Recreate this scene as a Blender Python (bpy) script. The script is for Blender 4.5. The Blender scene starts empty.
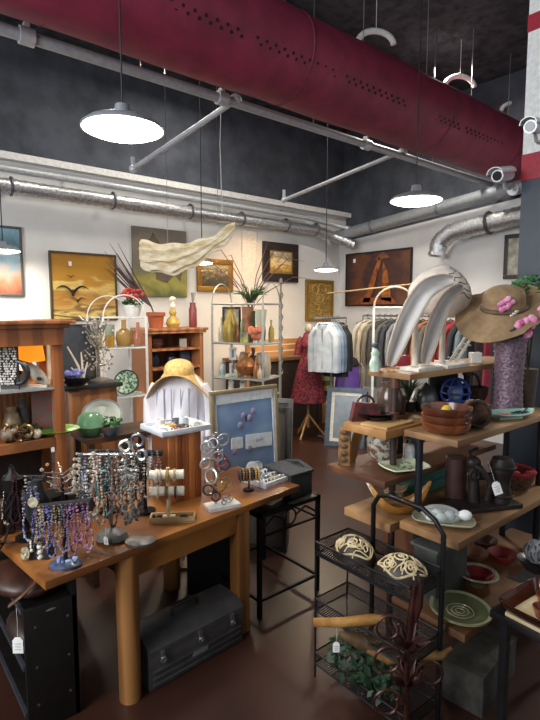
import bpy, bmesh, math, random
from mathutils import Vector, Matrix, Euler
random.seed(7)
R = random.random
U = random.uniform
PI = math.pi
SC = bpy.context.scene
COL = SC.collection
# ---------------------------------------------------------------- camera frame (site survey: where a sight line meets a plane)
F = 510.0; TH = math.atan(50/510.0); H = 1.70; AZ = math.radians(50.3)
_fx, _fy = math.cos(AZ), math.sin(AZ); _rx, _ry = math.sin(AZ), -math.cos(AZ)
_ct, _st = math.cos(TH), math.sin(TH)
FWD = Vector((_fx*_ct, _fy*_ct, -_st)); UP = Vector((_fx*_st, _fy*_st, _ct)); RT = Vector((_rx, _ry, 0))
CAMRZ = AZ - PI/2            # rotation that turns local +x to the viewer's right, local -y towards the viewer
def ray(px, py): return FWD + RT*((px-270)/F) + UP*((360-py)/F)
def D(px, py, d):
    r = ray(px, py); s = d/(r.x*_fx + r.y*_fy); return Vector((0, 0, H)) + r*s
def Z(px, py, z):
    r = ray(px, py); return Vector((0, 0, H)) + r*((z-H)/r.z)
def X(px, py, x):
    r = ray(px, py); return Vector((0, 0, H)) + r*(x/r.x)
def Y(px, py, y):
    r = ray(px, py); return Vector((0, 0, H)) + r*(y/r.y)
# ---------------------------------------------------------------- materials
def lin(h):
    h = h.lstrip('#'); c = [int(h[i:i+2], 16)/255 for i in (0, 2, 4)]
    return tuple((x/12.92 if x <= .04045 else ((x+.055)/1.055)**2.4) for x in c) + (1,)
MC = {}
def M(col, rough=.55, metal=0, col2=None, ns=30, bump=0, wood=False, emit=0, trans=0, stretch=(1, 1, 1), coat=0, contrast=(.35, .65)):
    key = (col, rough, metal, col2, ns, bump, wood, emit, trans, stretch, coat)
    if key in MC: return MC[key]
    m = bpy.data.materials.new('mat_%d' % len(MC)); m.use_nodes = True
    nt = m.node_tree; N = nt.nodes; L = nt.links; b = N['Principled BSDF']
    b.inputs['Roughness'].default_value = rough; b.inputs['Metallic'].default_value = metal
    if coat: b.inputs['Coat Weight'].default_value = coat
    if trans: b.inputs['Transmission Weight'].default_value = trans
    b.inputs['Base Color'].default_value = lin(col)
    tc = N.new('ShaderNodeTexCoord'); mp = N.new('ShaderNodeMapping'); L.new(tc.outputs['Object'], mp.inputs['Vector'])
    mp.inputs['Scale'].default_value = stretch
    nz = N.new('ShaderNodeTexNoise'); nz.inputs['Scale'].default_value = ns; nz.inputs['Detail'].default_value = 5
    L.new(mp.outputs['Vector'], nz.inputs['Vector'])
    if wood:
        wv = N.new('ShaderNodeTexWave'); wv.inputs['Scale'].default_value = ns*.25; wv.inputs['Distortion'].default_value = 6; wv.inputs['Detail'].default_value = 3
        L.new(mp.outputs['Vector'], wv.inputs['Vector']); src = wv.outputs['Fac']
    else: src = nz.outputs['Fac']
    cr = N.new('ShaderNodeValToRGB'); cr.color_ramp.elements[0].position = contrast[0]; cr.color_ramp.elements[1].position = contrast[1]
    c1 = lin(col); c2 = lin(col2) if col2 else tuple(x*.82 for x in c1[:3])+(1,)
    cr.color_ramp.elements[0].color = c2; cr.color_ramp.elements[1].color = c1
    L.new(src, cr.inputs['Fac']); L.new(cr.outputs['Color'], b.inputs['Base Color'])
    if bump:
        bp = N.new('ShaderNodeBump'); bp.inputs['Strength'].default_value = bump; bp.inputs['Distance'].default_value = .01
        L.new(nz.outputs['Fac'], bp.inputs['Height']); L.new(bp.outputs['Normal'], b.inputs['Normal'])
    if emit:
        b.inputs['Emission Color'].default_value = lin(col); b.inputs['Emission Strength'].default_value = emit
    MC[key] = m; return m
def WD(col, col2, ns=14, rough=.5, st=(.15, 1, 1), coat=0): return M(col, rough, 0, col2, ns, .08, True, stretch=st, coat=coat)
def ramp(stops, axis=2, lo=0, hi=1, ns=6, amt=.25, rough=.6, bump=.15, st=(1, 1, 1)):
    """a painted picture: bands of colour along one axis, broken up by noise"""
    m = bpy.data.materials.new('picture_%d' % len(bpy.data.materials)); m.use_nodes = True
    nt = m.node_tree; N = nt.nodes; L = nt.links; b = N['Principled BSDF']; b.inputs['Roughness'].default_value = rough
    tc = N.new('ShaderNodeTexCoord'); sp = N.new('ShaderNodeSeparateXYZ'); L.new(tc.outputs['Object'], sp.inputs[0])
    mr = N.new('ShaderNodeMapRange'); mr.inputs['From Min'].default_value = lo; mr.inputs['From Max'].default_value = hi
    L.new(sp.outputs[axis], mr.inputs['Value'])
    mp = N.new('ShaderNodeMapping'); mp.inputs['Scale'].default_value = st; L.new(tc.outputs['Object'], mp.inputs['Vector'])
    nz = N.new('ShaderNodeTexNoise'); nz.inputs['Scale'].default_value = ns; nz.inputs['Detail'].default_value = 6; nz.inputs['Distortion'].default_value = .8
    L.new(mp.outputs[0], nz.inputs['Vector'])
    ma = N.new('ShaderNodeMath'); ma.operation = 'MULTIPLY_ADD'; ma.inputs[1].default_value = amt*2
    L.new(nz.outputs['Fac'], ma.inputs[0]); L.new(mr.outputs[0], ma.inputs[2])
    mb = N.new('ShaderNodeMath'); mb.operation = 'SUBTRACT'; mb.inputs[1].default_value = amt; L.new(ma.outputs[0], mb.inputs[0])
    cr = N.new('ShaderNodeValToRGB'); e = cr.color_ramp.elements
    e[0].position, e[0].color = stops[0][0], lin(stops[0][1]); e[1].position, e[1].color = stops[-1][0], lin(stops[-1][1])
    for p, c in stops[1:-1]:
        k = e.new(p); k.color = lin(c)
    L.new(mb.outputs[0], cr.inputs['Fac']); L.new(cr.outputs['Color'], b.inputs['Base Color'])
    if bump:
        bp = N.new('ShaderNodeBump'); bp.inputs['Strength'].default_value = bump; bp.inputs['Distance'].default_value = .005
        L.new(nz.outputs['Fac'], bp.inputs['Height']); L.new(bp.outputs['Normal'], b.inputs['Normal'])
    return m
def glass(tint='#dfe8e8', alpha=.18, rough=.05):
    m = bpy.data.materials.new('glass_%d' % len(bpy.data.materials)); m.use_nodes = True
    nt = m.node_tree; N = nt.nodes; L = nt.links; out = N['Material Output']
    N.remove(N['Principled BSDF'])
    t = N.new('ShaderNodeBsdfTransparent'); g = N.new('ShaderNodeBsdfPrincipled'); mx = N.new('ShaderNodeMixShader'); lw = N.new('ShaderNodeLayerWeight')
    t.inputs[0].default_value = lin(tint); g.inputs['Base Color'].default_value = lin(tint); g.inputs['Roughness'].default_value = rough
    lw.inputs[0].default_value = .3
    ma = N.new('ShaderNodeMath'); ma.operation = 'MULTIPLY_ADD'; ma.inputs[1].default_value = .5; ma.inputs[2].default_value = alpha
    L.new(lw.outputs['Fresnel'], ma.inputs[0]); L.new(ma.outputs[0], mx.inputs[0]); L.new(t.outputs[0], mx.inputs[1]); L.new(g.outputs[0], mx.inputs[2])
    L.new(mx.outputs[0], out.inputs[0]); return m
def wiremesh(col='#141414', pitch=.012, wid=.18):
    """fine woven wire sheet: holes between the strands"""
    m = bpy.data.materials.new('wire_%d' % len(bpy.data.materials)); m.use_nodes = True
    nt = m.node_tree; N = nt.nodes; L = nt.links; b = N['Principled BSDF']; b.inputs['Base Color'].default_value = lin(col); b.inputs['Roughness'].default_value = .5
    tc = N.new('ShaderNodeTexCoord'); sp = N.new('ShaderNodeSeparateXYZ'); L.new(tc.outputs['Object'], sp.inputs[0])
    ad = N.new('ShaderNodeMath'); ad.operation = 'ADD'; L.new(sp.outputs[0], ad.inputs[0]); L.new(sp.outputs[1], ad.inputs[1])
    s2 = N.new('ShaderNodeMath'); s2.operation = 'SUBTRACT'; L.new(sp.outputs[0], s2.inputs[0]); L.new(sp.outputs[1], s2.inputs[1])
    def lines(a, sgn):
        q = N.new('ShaderNodeMath'); q.operation = 'MULTIPLY_ADD'; q.inputs[1].default_value = sgn; L.new(sp.outputs[2], q.inputs[0]); L.new(a, q.inputs[2])
        d = N.new('ShaderNodeMath'); d.operation = 'DIVIDE'; d.inputs[1].default_value = pitch; L.new(q.outputs[0], d.inputs[0])
        f = N.new('ShaderNodeMath'); f.operation = 'FRACT'; L.new(d.outputs[0], f.inputs[0])
        g = N.new('ShaderNodeMath'); g.operation = 'LESS_THAN'; g.inputs[1].default_value = wid; L.new(f.outputs[0], g.inputs[0]); return g
    g1 = lines(ad.outputs[0], 1); g2 = lines(s2.outputs[0], -1)
    mxm = N.new('ShaderNodeMath'); mxm.operation = 'MAXIMUM'; L.new(g1.outputs[0], mxm.inputs[0]); L.new(g2.outputs[0], mxm.inputs[1])
    L.new(mxm.outputs[0], b.inputs['Alpha']); return m
# ---------------------------------------------------------------- mesh builder
class MB:
    def __init__(s): s.b = bmesh.new()
    def _x(s, vs, m):
        bmesh.ops.transform(s.b, matrix=m, verts=vs)
    def box(s, c, d, rz=0, rx=0, ry=0, bev=0):
        g = bmesh.ops.create_cube(s.b, size=1)['verts']
        s._x(g, Matrix.Translation(c) @ Euler((rx, ry, rz)).to_matrix().to_4x4() @ Matrix.Diagonal((*d, 1)))
        if bev:
            es = list({e for v in g for e in v.link_edges})
            bmesh.ops.bevel(s.b, geom=es, offset=bev, segments=2, affect='EDGES', profile=.6)
        return s
    def cyl(s, p0, p1, r0, r1=None, n=12, cap=True):
        r1 = r0 if r1 is None else r1; p0 = Vector(p0); p1 = Vector(p1); d = p1-p0
        q = d.to_track_quat('Z', 'Y').to_matrix()
        a = [s.b.verts.new(p0+q@Vector((r0*math.cos(2*PI*i/n), r0*math.sin(2*PI*i/n), 0))) for i in range(n)]
        c = [s.b.verts.new(p1+q@Vector((r1*math.cos(2*PI*i/n), r1*math.sin(2*PI*i/n), 0))) for i in range(n)]
        for i in range(n): s.b.faces.new((a[i], a[(i+1) % n], c[(i+1) % n], c[i]))
        if cap:
            s.b.faces.new(a[::-1]); s.b.faces.new(c)
        return s
    def tube(s, pts, r, closed=False, n=7, flat=1):
        pts = [Vector(p) for p in pts]; k = len(pts); rs = r if isinstance(r, (list, tuple)) else [r]*k
        rings = []; prev = None
        for i, p in enumerate(pts):
            t = (pts[(i+1) % k]-pts[i-1]) if closed else (pts[min(i+1, k-1)]-pts[max(i-1, 0)])
            if t.length < 1e-9: t = Vector((0, 0, 1))
            t.normalize()
            if prev is None: prev = t.orthogonal().normalized()
            prev = (prev-t*prev.dot(t)); prev = prev.normalized() if prev.length > 1e-6 else t.orthogonal().normalized()
            w = t.cross(prev)
            rings.append([s.b.verts.new(p+prev*(rs[i]*math.cos(2*PI*j/n))+w*(rs[i]*flat*math.sin(2*PI*j/n))) for j in range(n)])
        for i in range(k if closed else k-1):
            a, c = rings[i], rings[(i+1) % k]
            for j in range(n): s.b.faces.new((a[j], a[(j+1) % n], c[(j+1) % n], c[j]))
        if not closed:
            s.b.faces.new(rings[0][::-1]); s.b.faces.new(rings[-1])
        return s
    def lathe(s, prof, c=(0, 0, 0), n=20, sx=1, sy=1, wob=0, nw=5, m=None):
        vs = []; rings = []
        for r, z in prof:
            if r < 1e-5:
                v = s.b.verts.new((0, 0, z)); vs.append(v); rings.append([v])
            else:
                g = []
                for i in range(n):
                    a = 2*PI*i/n; q = r*(1+wob*math.sin(nw*a))
                    v = s.b.verts.new((q*math.cos(a)*sx, q*math.sin(a)*sy, z)); g.append(v); vs.append(v)
                rings.append(g)
        for a, b in zip(rings, rings[1:]):
            for i in range(n):
                j = (i+1) % n
                if len(a) == 1 and len(b) == 1: continue
                if len(a) == 1: s.b.faces.new((a[0], b[j], b[i]))
                elif len(b) == 1: s.b.faces.new((a[i], a[j], b[0]))
                else: s.b.faces.new((a[i], a[j], b[j], b[i]))
        s._x(vs, Matrix.Translation(c) @ (m or Matrix()))
        return s
    def ball(s, c, r, n=10, m=7, rz=0, rx=0, ry=0):
        r = (r, r, r) if not isinstance(r, (list, tuple)) else r
        g = bmesh.ops.create_uvsphere(s.b, u_segments=n, v_segments=m, radius=1)['verts']
        s._x(g, Matrix.Translation(c) @ Euler((rx, ry, rz)).to_matrix().to_4x4() @ Matrix.Diagonal((*r, 1))); return s
    def torus(s, c, R0, r, rot=(0, 0, 0), n=20, k=6, sx=1):
        e = Euler(rot).to_matrix(); c = Vector(c)
        return s.tube([c+e@Vector((R0*sx*math.cos(2*PI*i/n), R0*math.sin(2*PI*i/n), 0)) for i in range(n)], r, True, k)
    def sheet(s, f, nu, nv, th=0, closeu=False):
        """surface f(u,v) in 0..1, given a thickness along its normal"""
        g = [[Vector(f(i/nu, j/nv)) for j in range(nv+1)] for i in range(nu+(0 if closeu else 1))]
        ku = len(g)
        def nrm(i, j):
            a = g[(i+1) % ku if closeu else min(i+1, ku-1)][j]-g[(i-1) if closeu else max(i-1, 0)][j]
            b = g[i][min(j+1, nv)]-g[i][max(j-1, 0)]
            q = a.cross(b); return q.normalized() if q.length > 1e-9 else Vector((0, 0, 1))
        A = [[s.b.verts.new(g[i][j]) for j in range(nv+1)] for i in range(ku)]
        rng = range(ku if closeu else ku-1)
        for i in rng:
            for j in range(nv): s.b.faces.new((A[i][j], A[(i+1) % ku][j], A[(i+1) % ku][j+1], A[i][j+1]))
        if th:
            B = [[s.b.verts.new(g[i][j]-nrm(i, j)*th) for j in range(nv+1)] for i in range(ku)]
            for i in rng:
                for j in range(nv): s.b.faces.new((B[i][j+1], B[(i+1) % ku][j+1], B[(i+1) % ku][j], B[i][j]))
                q = (i+1) % ku
                s.b.faces.new((A[i][0], B[i][0], B[q][0], A[q][0])); s.b.faces.new((A[q][nv], B[q][nv], B[i][nv], A[i][nv]))
            if not closeu:
                for j in range(nv):
                    s.b.faces.new((A[0][j+1], B[0][j+1], B[0][j], A[0][j])); s.b.faces.new((A[-1][j], B[-1][j], B[-1][j+1], A[-1][j+1]))
        return s
    def prism(s, pts, z0, z1, m=None):
        a = [s.b.verts.new((x, y, z0)) for x, y in pts]; b = [s.b.verts.new((x, y, z1)) for x, y in pts]; n = len(pts)
        s.b.faces.new(a[::-1]); s.b.faces.new(b)
        for i in range(n): s.b.faces.new((a[i], a[(i+1) % n], b[(i+1) % n], b[i]))
        if m is not None: s._x(a+b, m)
        return s
    def xform(s, m): s._x(list(s.b.verts), m); return s
    def build(s, name, mat, parent=None, loc=(0, 0, 0), rz=0, sharp=40):
        bmesh.ops.recalc_face_normals(s.b, faces=list(s.b.faces))
        me = bpy.data.meshes.new(name); s.b.to_mesh(me); s.b.free()
        me.polygons.foreach_set('use_smooth', [True]*len(me.polygons)); me.set_sharp_from_angle(angle=math.radians(sharp))
        me.materials.append(mat); o = bpy.data.objects.new(name, me); COL.objects.link(o)
        o.location = loc; o.rotation_euler = (0, 0, rz)
        if parent: o.parent = parent
        return o
def tag(o, label, cat, group=None, kind=None):
    o['label'] = label; o['category'] = cat
    if group: o['group'] = group
    if kind: o['kind'] = kind
    return o
def thing(name, label, cat, loc=(0, 0, 0), rz=0, group=None):
    o = bpy.data.objects.new(name, None); COL.objects.link(o); o.empty_display_size = .05
    o.location = loc; o.rotation_euler = (0, 0, rz); return tag(o, label, cat, group)
def part(t, name, mb, mat, label=None):
    o = mb.build(name, mat, t)
    if label: o['label'] = label
    return o
def solo(name, mb, mat, label, cat, loc=(0, 0, 0), rz=0, group=None): return tag(mb.build(name, mat, None, loc, rz), label, cat, group)
def struct(name, mb, mat, parent=None):
    o = mb.build(name, mat, parent)
    if not parent: o['kind'] = 'structure'
    return o
def dup(o, loc, rz=0, label=None, group=None, mat=None):
    c = o.copy(); COL.objects.link(c); c.location = loc; c.rotation_euler = (0, 0, rz)
    if label: c['label'] = label
    if group: c['group'] = group
    def rec(a, b):
        for ch in a.children:
            d = ch.copy(); COL.objects.link(d); d.parent = b; rec(ch, d)
    rec(o, c)
    return c
def rot(x, y, z): return Euler((x, y, z)).to_matrix().to_4x4()
def arc(c, r, a0, a1, n=10, plane='xz'):
    o = []
    for i in range(n+1):
        a = a0+(a1-a0)*i/n; u, v = r*math.cos(a), r*math.sin(a)
        o.append(Vector(c)+(Vector((u, 0, v)) if plane == 'xz' else Vector((0, u, v)) if plane == 'yz' else Vector((u, v, 0))))
    return o
# shared materials
BLACK = M('#121212', .55); IRON = M('#1c1a1a', .5, .6); WHITEP = M('#e9e9e6', .5); STEEL = M('#b9bcc0', .3, 1)
SILVER = M('#d4d6d9', .38, .9, '#a3a7ab', 40, .6); GOLD = M('#c39a4a', .35, 1); CREAM = M('#ece4d2', .7)
PAPER = M('#f2f2ee', .8); BRASS = M('#a8894a', .4, .9); PEARL = M('#f1ece2', .25, coat=.4); DKWOOD = WD('#4a2e1c', '#2c1a10')
GLASS = glass(); LEAF = M('#35602f', .6, 0, '#1f3f1c', 40); DKLEAF = M('#2b4a25', .6, 0, '#16301a', 40)
# ================================================================ the room
b = MB(); b.box((1.5, 1, -.05), (10.5, 10.5, .1)); struct('floor', b, M('#3e241c', .34, 0, '#2c1914', 2.2, .05, contrast=(.3, .7)))
b = MB(); b.box((1.5, 1, 4.65), (10.5, 10.5, .1)); struct('ceiling', b, M('#43464d', .9, 0, '#22252a', 9, 1.0))  # black ceiling, its colour lifted to carry lens haze
b = MB(); b.box((1.7, 5.93, 1.63), (9.6, .16, 3.26)); struct('wall_back', b, M('#dcdbd8', .85, 0, '#d5d4d1', 3, .03))
b = MB(); b.box((1.7, 6.0, 3.93), (9.6, .16, 1.34)); struct('wall_back_upper', b, M('#4c515b', .9, 0, '#3a3e47', 5))  # lens haze painted into the dark upper wall colour
b = MB(); b.box((1.7, 5.80, 3.245), (9.6, .12, .07)); struct('trim_1', b, M('#e2e2e0', .7))
b = MB(); b.prism([(5.85, 0), (5.85, 2.80), (-3, 3.55), (-3, 0)], 0, .15, Matrix(((0, 0, 1, 6.35), (1, 0, 0, 0), (0, 1, 0, 0), (0, 0, 0, 1)))); struct('wall_right', b, M('#dedddb', .85, 0, '#d6d5d3', 3, .03))
b = MB(); b.box((6.58, 1.3, 2.3), (.16, 9.4, 4.6)); struct('wall_right_upper', b, M('#4c515b', .9, 0, '#3a3e47', 5))  # same painted haze as on the back upper wall
b = MB(); b.box((-3.1, 1.3, 2.3), (.2, 9.4, 4.6)); struct('wall_left', b, M('#c9c6c0', .85))
b = MB(); b.box((1.7, 5.84, .06), (9.6, .02, .12)); struct('baseboard_back', b, M('#4a4542', .6))
for yy in (3.9, 4.9):
    b = MB(); b.box((1.7, yy, 4.5), (9.4, .12, .22)); struct('ceiling_beam', b, M('#2a2c31', .8))
# street-side wall behind the viewer with high shop windows
b = MB(); b.box((1.7, -3.6, .55), (9.6, .16, 1.1)); b.box((1.7, -3.6, 4.45), (9.6, .16, .3))
for xx in (-3, -.7, 1.7, 4.1, 6.4): b.box((xx, -3.6, 2.7), (.25, .16, 3.3))
struct('wall_front', b, M('#8d8a86', .85))
# square column
COLX, COLY = 3.33, 1.53
b = MB(); b.box((COLX+.2, COLY-.2, 1.255), (.40, .40, 2.51)); struct('column', b, M('#3b4654', .45, 0, '#323c49', 4))  # lower shaft: blue-grey of a reflection put into its colour
co = bpy.data.objects['column']
b = MB(); b.box((COLX+.2, COLY-.2, 3.63), (.404, .404, 1.94)); struct('upper_shaft', b, M('#e6e8e6', .6), co)
b = MB(); b.box((COLX+.2, COLY-.2, 2.585), (.412, .412, .16)); struct('red_band', b, M('#a01f33', .5), co)
b = MB(); b.box((COLX+.2, COLY-.2, 3.44), (.412, .412, .10)); struct('red_band', b, M('#a01f33', .5), co)
# ---------------------------------------------------------------- overhead services
DY, DZ, DR = 2.9, 3.5, .30
t = thing('air_duct', 'long maroon fabric air duct with a line of vent holes running under the black ceiling', 'air duct', (2, DY, DZ))
b = MB()
def df(u, v):
    x = -4.9+9.38*u; a = 2*PI*v
    k = DR*(1+.012*math.sin(x*5+3*a)+.02*max(0, math.sin(x*PI/.85+1.1))**6)
    return (x, k*math.cos(a), k*math.sin(a)*1.02)
b.sheet(df, 150, 28, .004); part(t, 'fabric_tube', b, M('#80213e', .62, 0, '#6a1832', 6, .15))
b = MB()
ah = math.radians(203)
for i in range(-20, 62):
    x = i*.075
    if -4.8 < x < 4.1 and (i % 11) != 0:
        for da in (0, .09): b.cyl((x+da*.4, DR*.985*math.cos(ah+da), DR*.985*math.sin(ah+da)), (x+da*.4, DR*1.024*math.cos(ah+da), DR*1.024*math.sin(ah+da)), .011, n=8)
part(t, 'vent_holes', b, M('#240810', .9), 'double line of small dark vent holes')  # dark raised discs in place of open vent holes
for x in (-1.1, .55, 2.3, 3.6):
    b = MB(); b.torus((x, 0, 0), DR*1.012, .009, (0, PI/2, 0), 32, 5); part(t, 'seam_ring', b, M('#5e1226', .7))
b = MB(); b.cyl((-4.9, 0, DR+.02), (4.2, 0, DR+.02), .008, n=6)
for x in (-1.1, -.2, .55, 1.4, 2.3, 3.1, 3.9): b.cyl((x, 0, DR), (x, 0, 1.05), .004, n=5); b.box((x, 0, DR+.03), (.03, .03, .07))
part(t, 'hanger_rail', b, M('#9a9ca0', .4, .8))
for i, (px, py, lab) in enumerate([(376, 38, 'white curved conduit above the maroon duct, at the near end of the row of three'), (460, 82, 'white curved conduit above the maroon duct, in the middle of the row of three'), (514, 108, 'white curved conduit above the maroon duct, beside the white column')]):
    p = Y(px, py, 3.15)
    b = MB(); b.tube([Vector((.17*math.cos(q), 0, .11*math.sin(q)-.05)) for q in [.05+i*.29 for i in range(11)]], .026, n=10); b.cyl((0, 0, .06), (0, 0, 4.6-p.z), .003, n=5)
    solo('conduit', b, M('#e4e4e2', .45), lab, 'conduit', p, CAMRZ+.15, 'curved white conduits')
PY = 3.27; PZ = 3.26
t = thing('sprinkler_pipe', 'grey steel sprinkler main pipe running below the maroon duct', 'pipe', (2, PY, PZ))
b = MB(); b.cyl((-4.9, 0, 0), (4.3, 0, 0), .035, n=14); part(t, 'pipe_run', b, M('#a9adb3', .4, .3))
for x in (-1.1, .25, 1.9):
    b = MB(); b.cyl((x-.04, 0, 0), (x+.04, 0, 0), .05, n=14); b.box((x, 0, .05), (.03, .05, .05)); part(t, 'coupling', b, M('#c0c3c7', .4, .4))
for x in (-2, -.4, 1.2, 3): part(t, 'hanger_rod', MB().cyl((x, 0, 0), (x, 0, 4.6-PZ), .006, n=6), STEEL)
def pipe_between(name, a, c, r, lab, drop=None, tee=True):
    a = Vector(a); c = Vector(c); t = thing(name, lab, 'pipe', a)
    b = MB(); b.cyl((0, 0, 0), c-a, r, n=12)
    if drop: b.cyl(c-a, c-a+Vector((0, 0, drop)), r*.9, n=10)
    part(t, 'pipe_run', b, M('#b7bac0', .4, .3))
    for q, k in (((0, 0, 0), 2.1), (c-a, 1.6)): b = MB(); b.ball(q, r*k); part(t, 'fitting', b, M('#c6c9cc', .4, .3))
a = Y(236, 100, PY); c = Y(133, 169, 4.3); pipe_between('branch_pipe', a, c, .022, 'thin white branch pipe dropping from the sprinkler main behind the nearest pendant lamp', .1)
a = Y(403, 151, PY); c = Y(284, 200, 4.9); pipe_between('branch_pipe', a, c, .022, 'thin white branch pipe crossing the dark ceiling above the far pendant lamps', .12)
# silver flexible ducts
def flex(pts, r, n=14, per=.045):
    b = MB(); P = [Vector(p) for p in pts]; out = []; rs = []
    for a, c in zip(P, P[1:]):
        k = max(2, int((c-a).length/per))
        for i in range(k): out.append(a.lerp(c, i/k))
    out.append(P[-1]); rs = [r*(1+(.07 if i % 2 else -.05)+U(-.02, .02)) for i in range(len(out))]
    return b.tube(out, rs, n=n)
t = thing('foil_duct', 'wrinkled silver foil duct running along the top of the long white wall', 'duct', (0, 5.66, 2.93))
part(t, 'foil_tube', flex([(-2.9, 0, 0), (5.6, 0, -.02), (5.95, -.02, -.08), (6.2, -.25, -.22)], .075), SILVER)
for x in (1.35, 2.4, 3.4, 4.2, 5.0, 5.6):
    b = MB(); b.torus((x, 0, -.005), .085, .014, (0, PI/2, 0), 18, 5); b.box((x, .08, .06), (.03, .2, .03)); part(t, 'clamp', b, M('#6d7075', .5, .7))
t = thing('conduit_pipe', 'slim grey conduit above the silver foil duct on the long white wall', 'pipe', (0, 5.72, 3.12))
b = MB(); b.tube([(-2.9, 0, 0), (5.5, 0, -.03), (6.0, -.1, -.1), (6.25, -.45, -.22)], .035, n=12); part(t, 'pipe_run', b, M('#bfc3c7', .45, .3))
b = MB(); [b.box((x, .06, 0), (.035, .09, .06)) for x in (.9, 1.9, 3, 4, 5)]; part(t, 'bracket', b, M('#8b8e93', .5, .6))
t = thing('round_duct', 'big smooth grey round duct over the partition wall with the bridge painting', 'duct', (6.15, 0, 0))
b = MB(); b.cyl((0, 5.72, 2.88), (0, -1.5, 3.52), .085, n=22); part(t, 'duct_run', b, M('#a9afb5', .4, .5))
b = MB(); [b.cyl((0, y+.02, 2.88+(5.72-y)*.0886), (0, y-.02, 2.88+(5.72-y)*.0886), .093, n=22) for y in (5, 3.9, 2.6)]; part(t, 'seam_band', b, M('#8f959b', .4, .6))
t = thing('flexible_duct_elbow', 'crinkled silver flexible duct bending down the white wall beside the column', 'duct', (6.15, 3.75, 2.72))
part(t, 'foil_tube', flex([(.05, -2.4, .2), (.02, -.9, .075), (0, -.3, .02), (-.02, -.05, -.02), (-.04, .1, -.13), (-.05, .13, -.30)], .115, 16, .05), SILVER)
b = MB(); b.torus((.01, -.55, .045), .125, .02, (PI/2-.06, 0, 0), 18, 6); part(t, 'clamp', b, M('#5c5f64', .5, .7))
b = MB(); b.cyl((-.05, .13, -.28), (-.05, .135, -.32), .118, .09, n=16); part(t, 'end_cap', b, M('#d7d9dc', .3, .9))
# pendant lamps
LAMPG = 'enamel pendant lamps'
def pendant(p, rad, lab, power, col=(1, .93, .82), em=14):
    t = thing('pendant_lamp', lab, 'lamp', p, 0, LAMPG)
    b = MB(); k = rad
    b.lathe([(k, 0), (k*.98, .06*k), (k*.82, .18*k), (k*.50, .28*k), (k*.22, .34*k), (k*.17, .58*k), (0, .61*k), (0, .57*k), (k*.12, .54*k), (k*.15, .32*k), (k*.45, .25*k), (k*.77, .15*k), (k*.95, .04*k), (k*.97, 0), (k, 0)], n=32)
    part(t, 'shade', b, M('#8b9096', .35, .2))
    b = MB(); b.lathe([(0, .02*k), (k*.6, .025*k), (k*.94, .02*k), (k*.94, -.01*k), (k*.75, -.085*k), (k*.4, -.125*k), (0, -.135*k)], n=28)
    part(t, 'diffuser', b, M('#fff6ea', .5, emit=em), 'glowing white round diffuser')
    b = MB(); b.cyl((0, 0, .58*k), (0, 0, 4.6-p[2]), .005, n=6); part(t, 'cord', b, BLACK)
    l = bpy.data.lights.new('lamp_or_fill_light', 'AREA'); l.shape = 'DISK'; l.size = rad*1.7; l.energy = power; l.color = col
    o = bpy.data.objects.new('lamp_or_fill_light', l); COL.objects.link(o); o.location = (p[0], p[1], p[2]-.14*rad-.008)
    return t
pendant(D(123, 130, 2.68), .208, 'large lit pendant lamp nearest the camera, below the maroon duct', 26)
pendant(D(416, 201, 4.3), .215, 'lit pendant lamp hanging in front of the grey duct near the column', 30)
pendant(D(202, 263, 5.4), .125, 'small lit pendant lamp beside the hanging cream driftwood', 14, (1, .8, .55))
pendant(D(326, 270, 6.2), .15, 'small brass-toned pendant lamp over the clothes rails in the far corner', 16, (1, .78, .5))
pendant(D(3, 251, 4.9), .155, 'lit pendant lamp in front of the blue and orange abstract painting', 18, (1, .88, .7))
# ================================================================ cameras, cable
def seccam(p, rz, tilt, lab):
    t = thing('security_camera', lab, 'security camera', p, rz, 'security cameras')
    m = rot(0, tilt, 0)
    b = MB(); b.cyl((-.10, 0, 0), (.09, 0, 0), .036, n=18); b.xform(m); part(t, 'body', b, M('#c9ccd0', .35, .3))
    b = MB(); b.cyl((-.103, 0, 0), (-.098, 0, 0), .028, n=16); b.xform(m); part(t, 'lens', b, M('#1a1d22', .15))
    b = MB(); b.sheet(lambda u, v: (-.14+.23*u, .043*math.cos(PI*v), .012+.036*math.sin(PI*v)), 3, 10, .004); b.xform(m); part(t, 'sun_hood', b, M('#dfe1e4', .4, .2))
    b = MB(); b.tube([(.0, 0, -.03), (.02, 0, -.075), (.09, 0, -.085), (.16, 0, -.06)], .011, n=8); b.xform(m); b.cyl((.165, 0, -.06), (.185, 0, -.06), .035, n=16); part(t, 'bracket', b, M('#b9bcc0', .4, .3))
seccam((COLX-.17, COLY-.14, 2.76), .15, -.22, 'grey security camera on the white upper half of the column')
seccam((COLX-.18, COLY+.03, 2.52), .1, -.22, 'silver security camera with a wire, mounted at the red band of the column')
b = MB(); b.tube([(0, 0, 2.0), (.01, 0, 1.2), (-.01, .01, .6), (0, 0, 0)], .004, n=5); b.ball((0, 0, 0), .01, 6, 5)
solo('hanging_cable', b, M('#c9cacc', .5), 'thin pale cable hanging down from the black ceiling beside the sprinkler main', 'cable', (Y(222, 196, 4.0).x, 4.0, 2.6))
b = MB(); b.tube([(0, 0, 0), (0, 0, 1.5)], .004, n=5)
solo('hanging_cable', b, M('#3a3c40', .5), 'thin dark cable hanging straight down past the curved conduits above the duct', 'cable', (Y(410, 30, 3.4).x, 3.4, 3.1))
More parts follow.
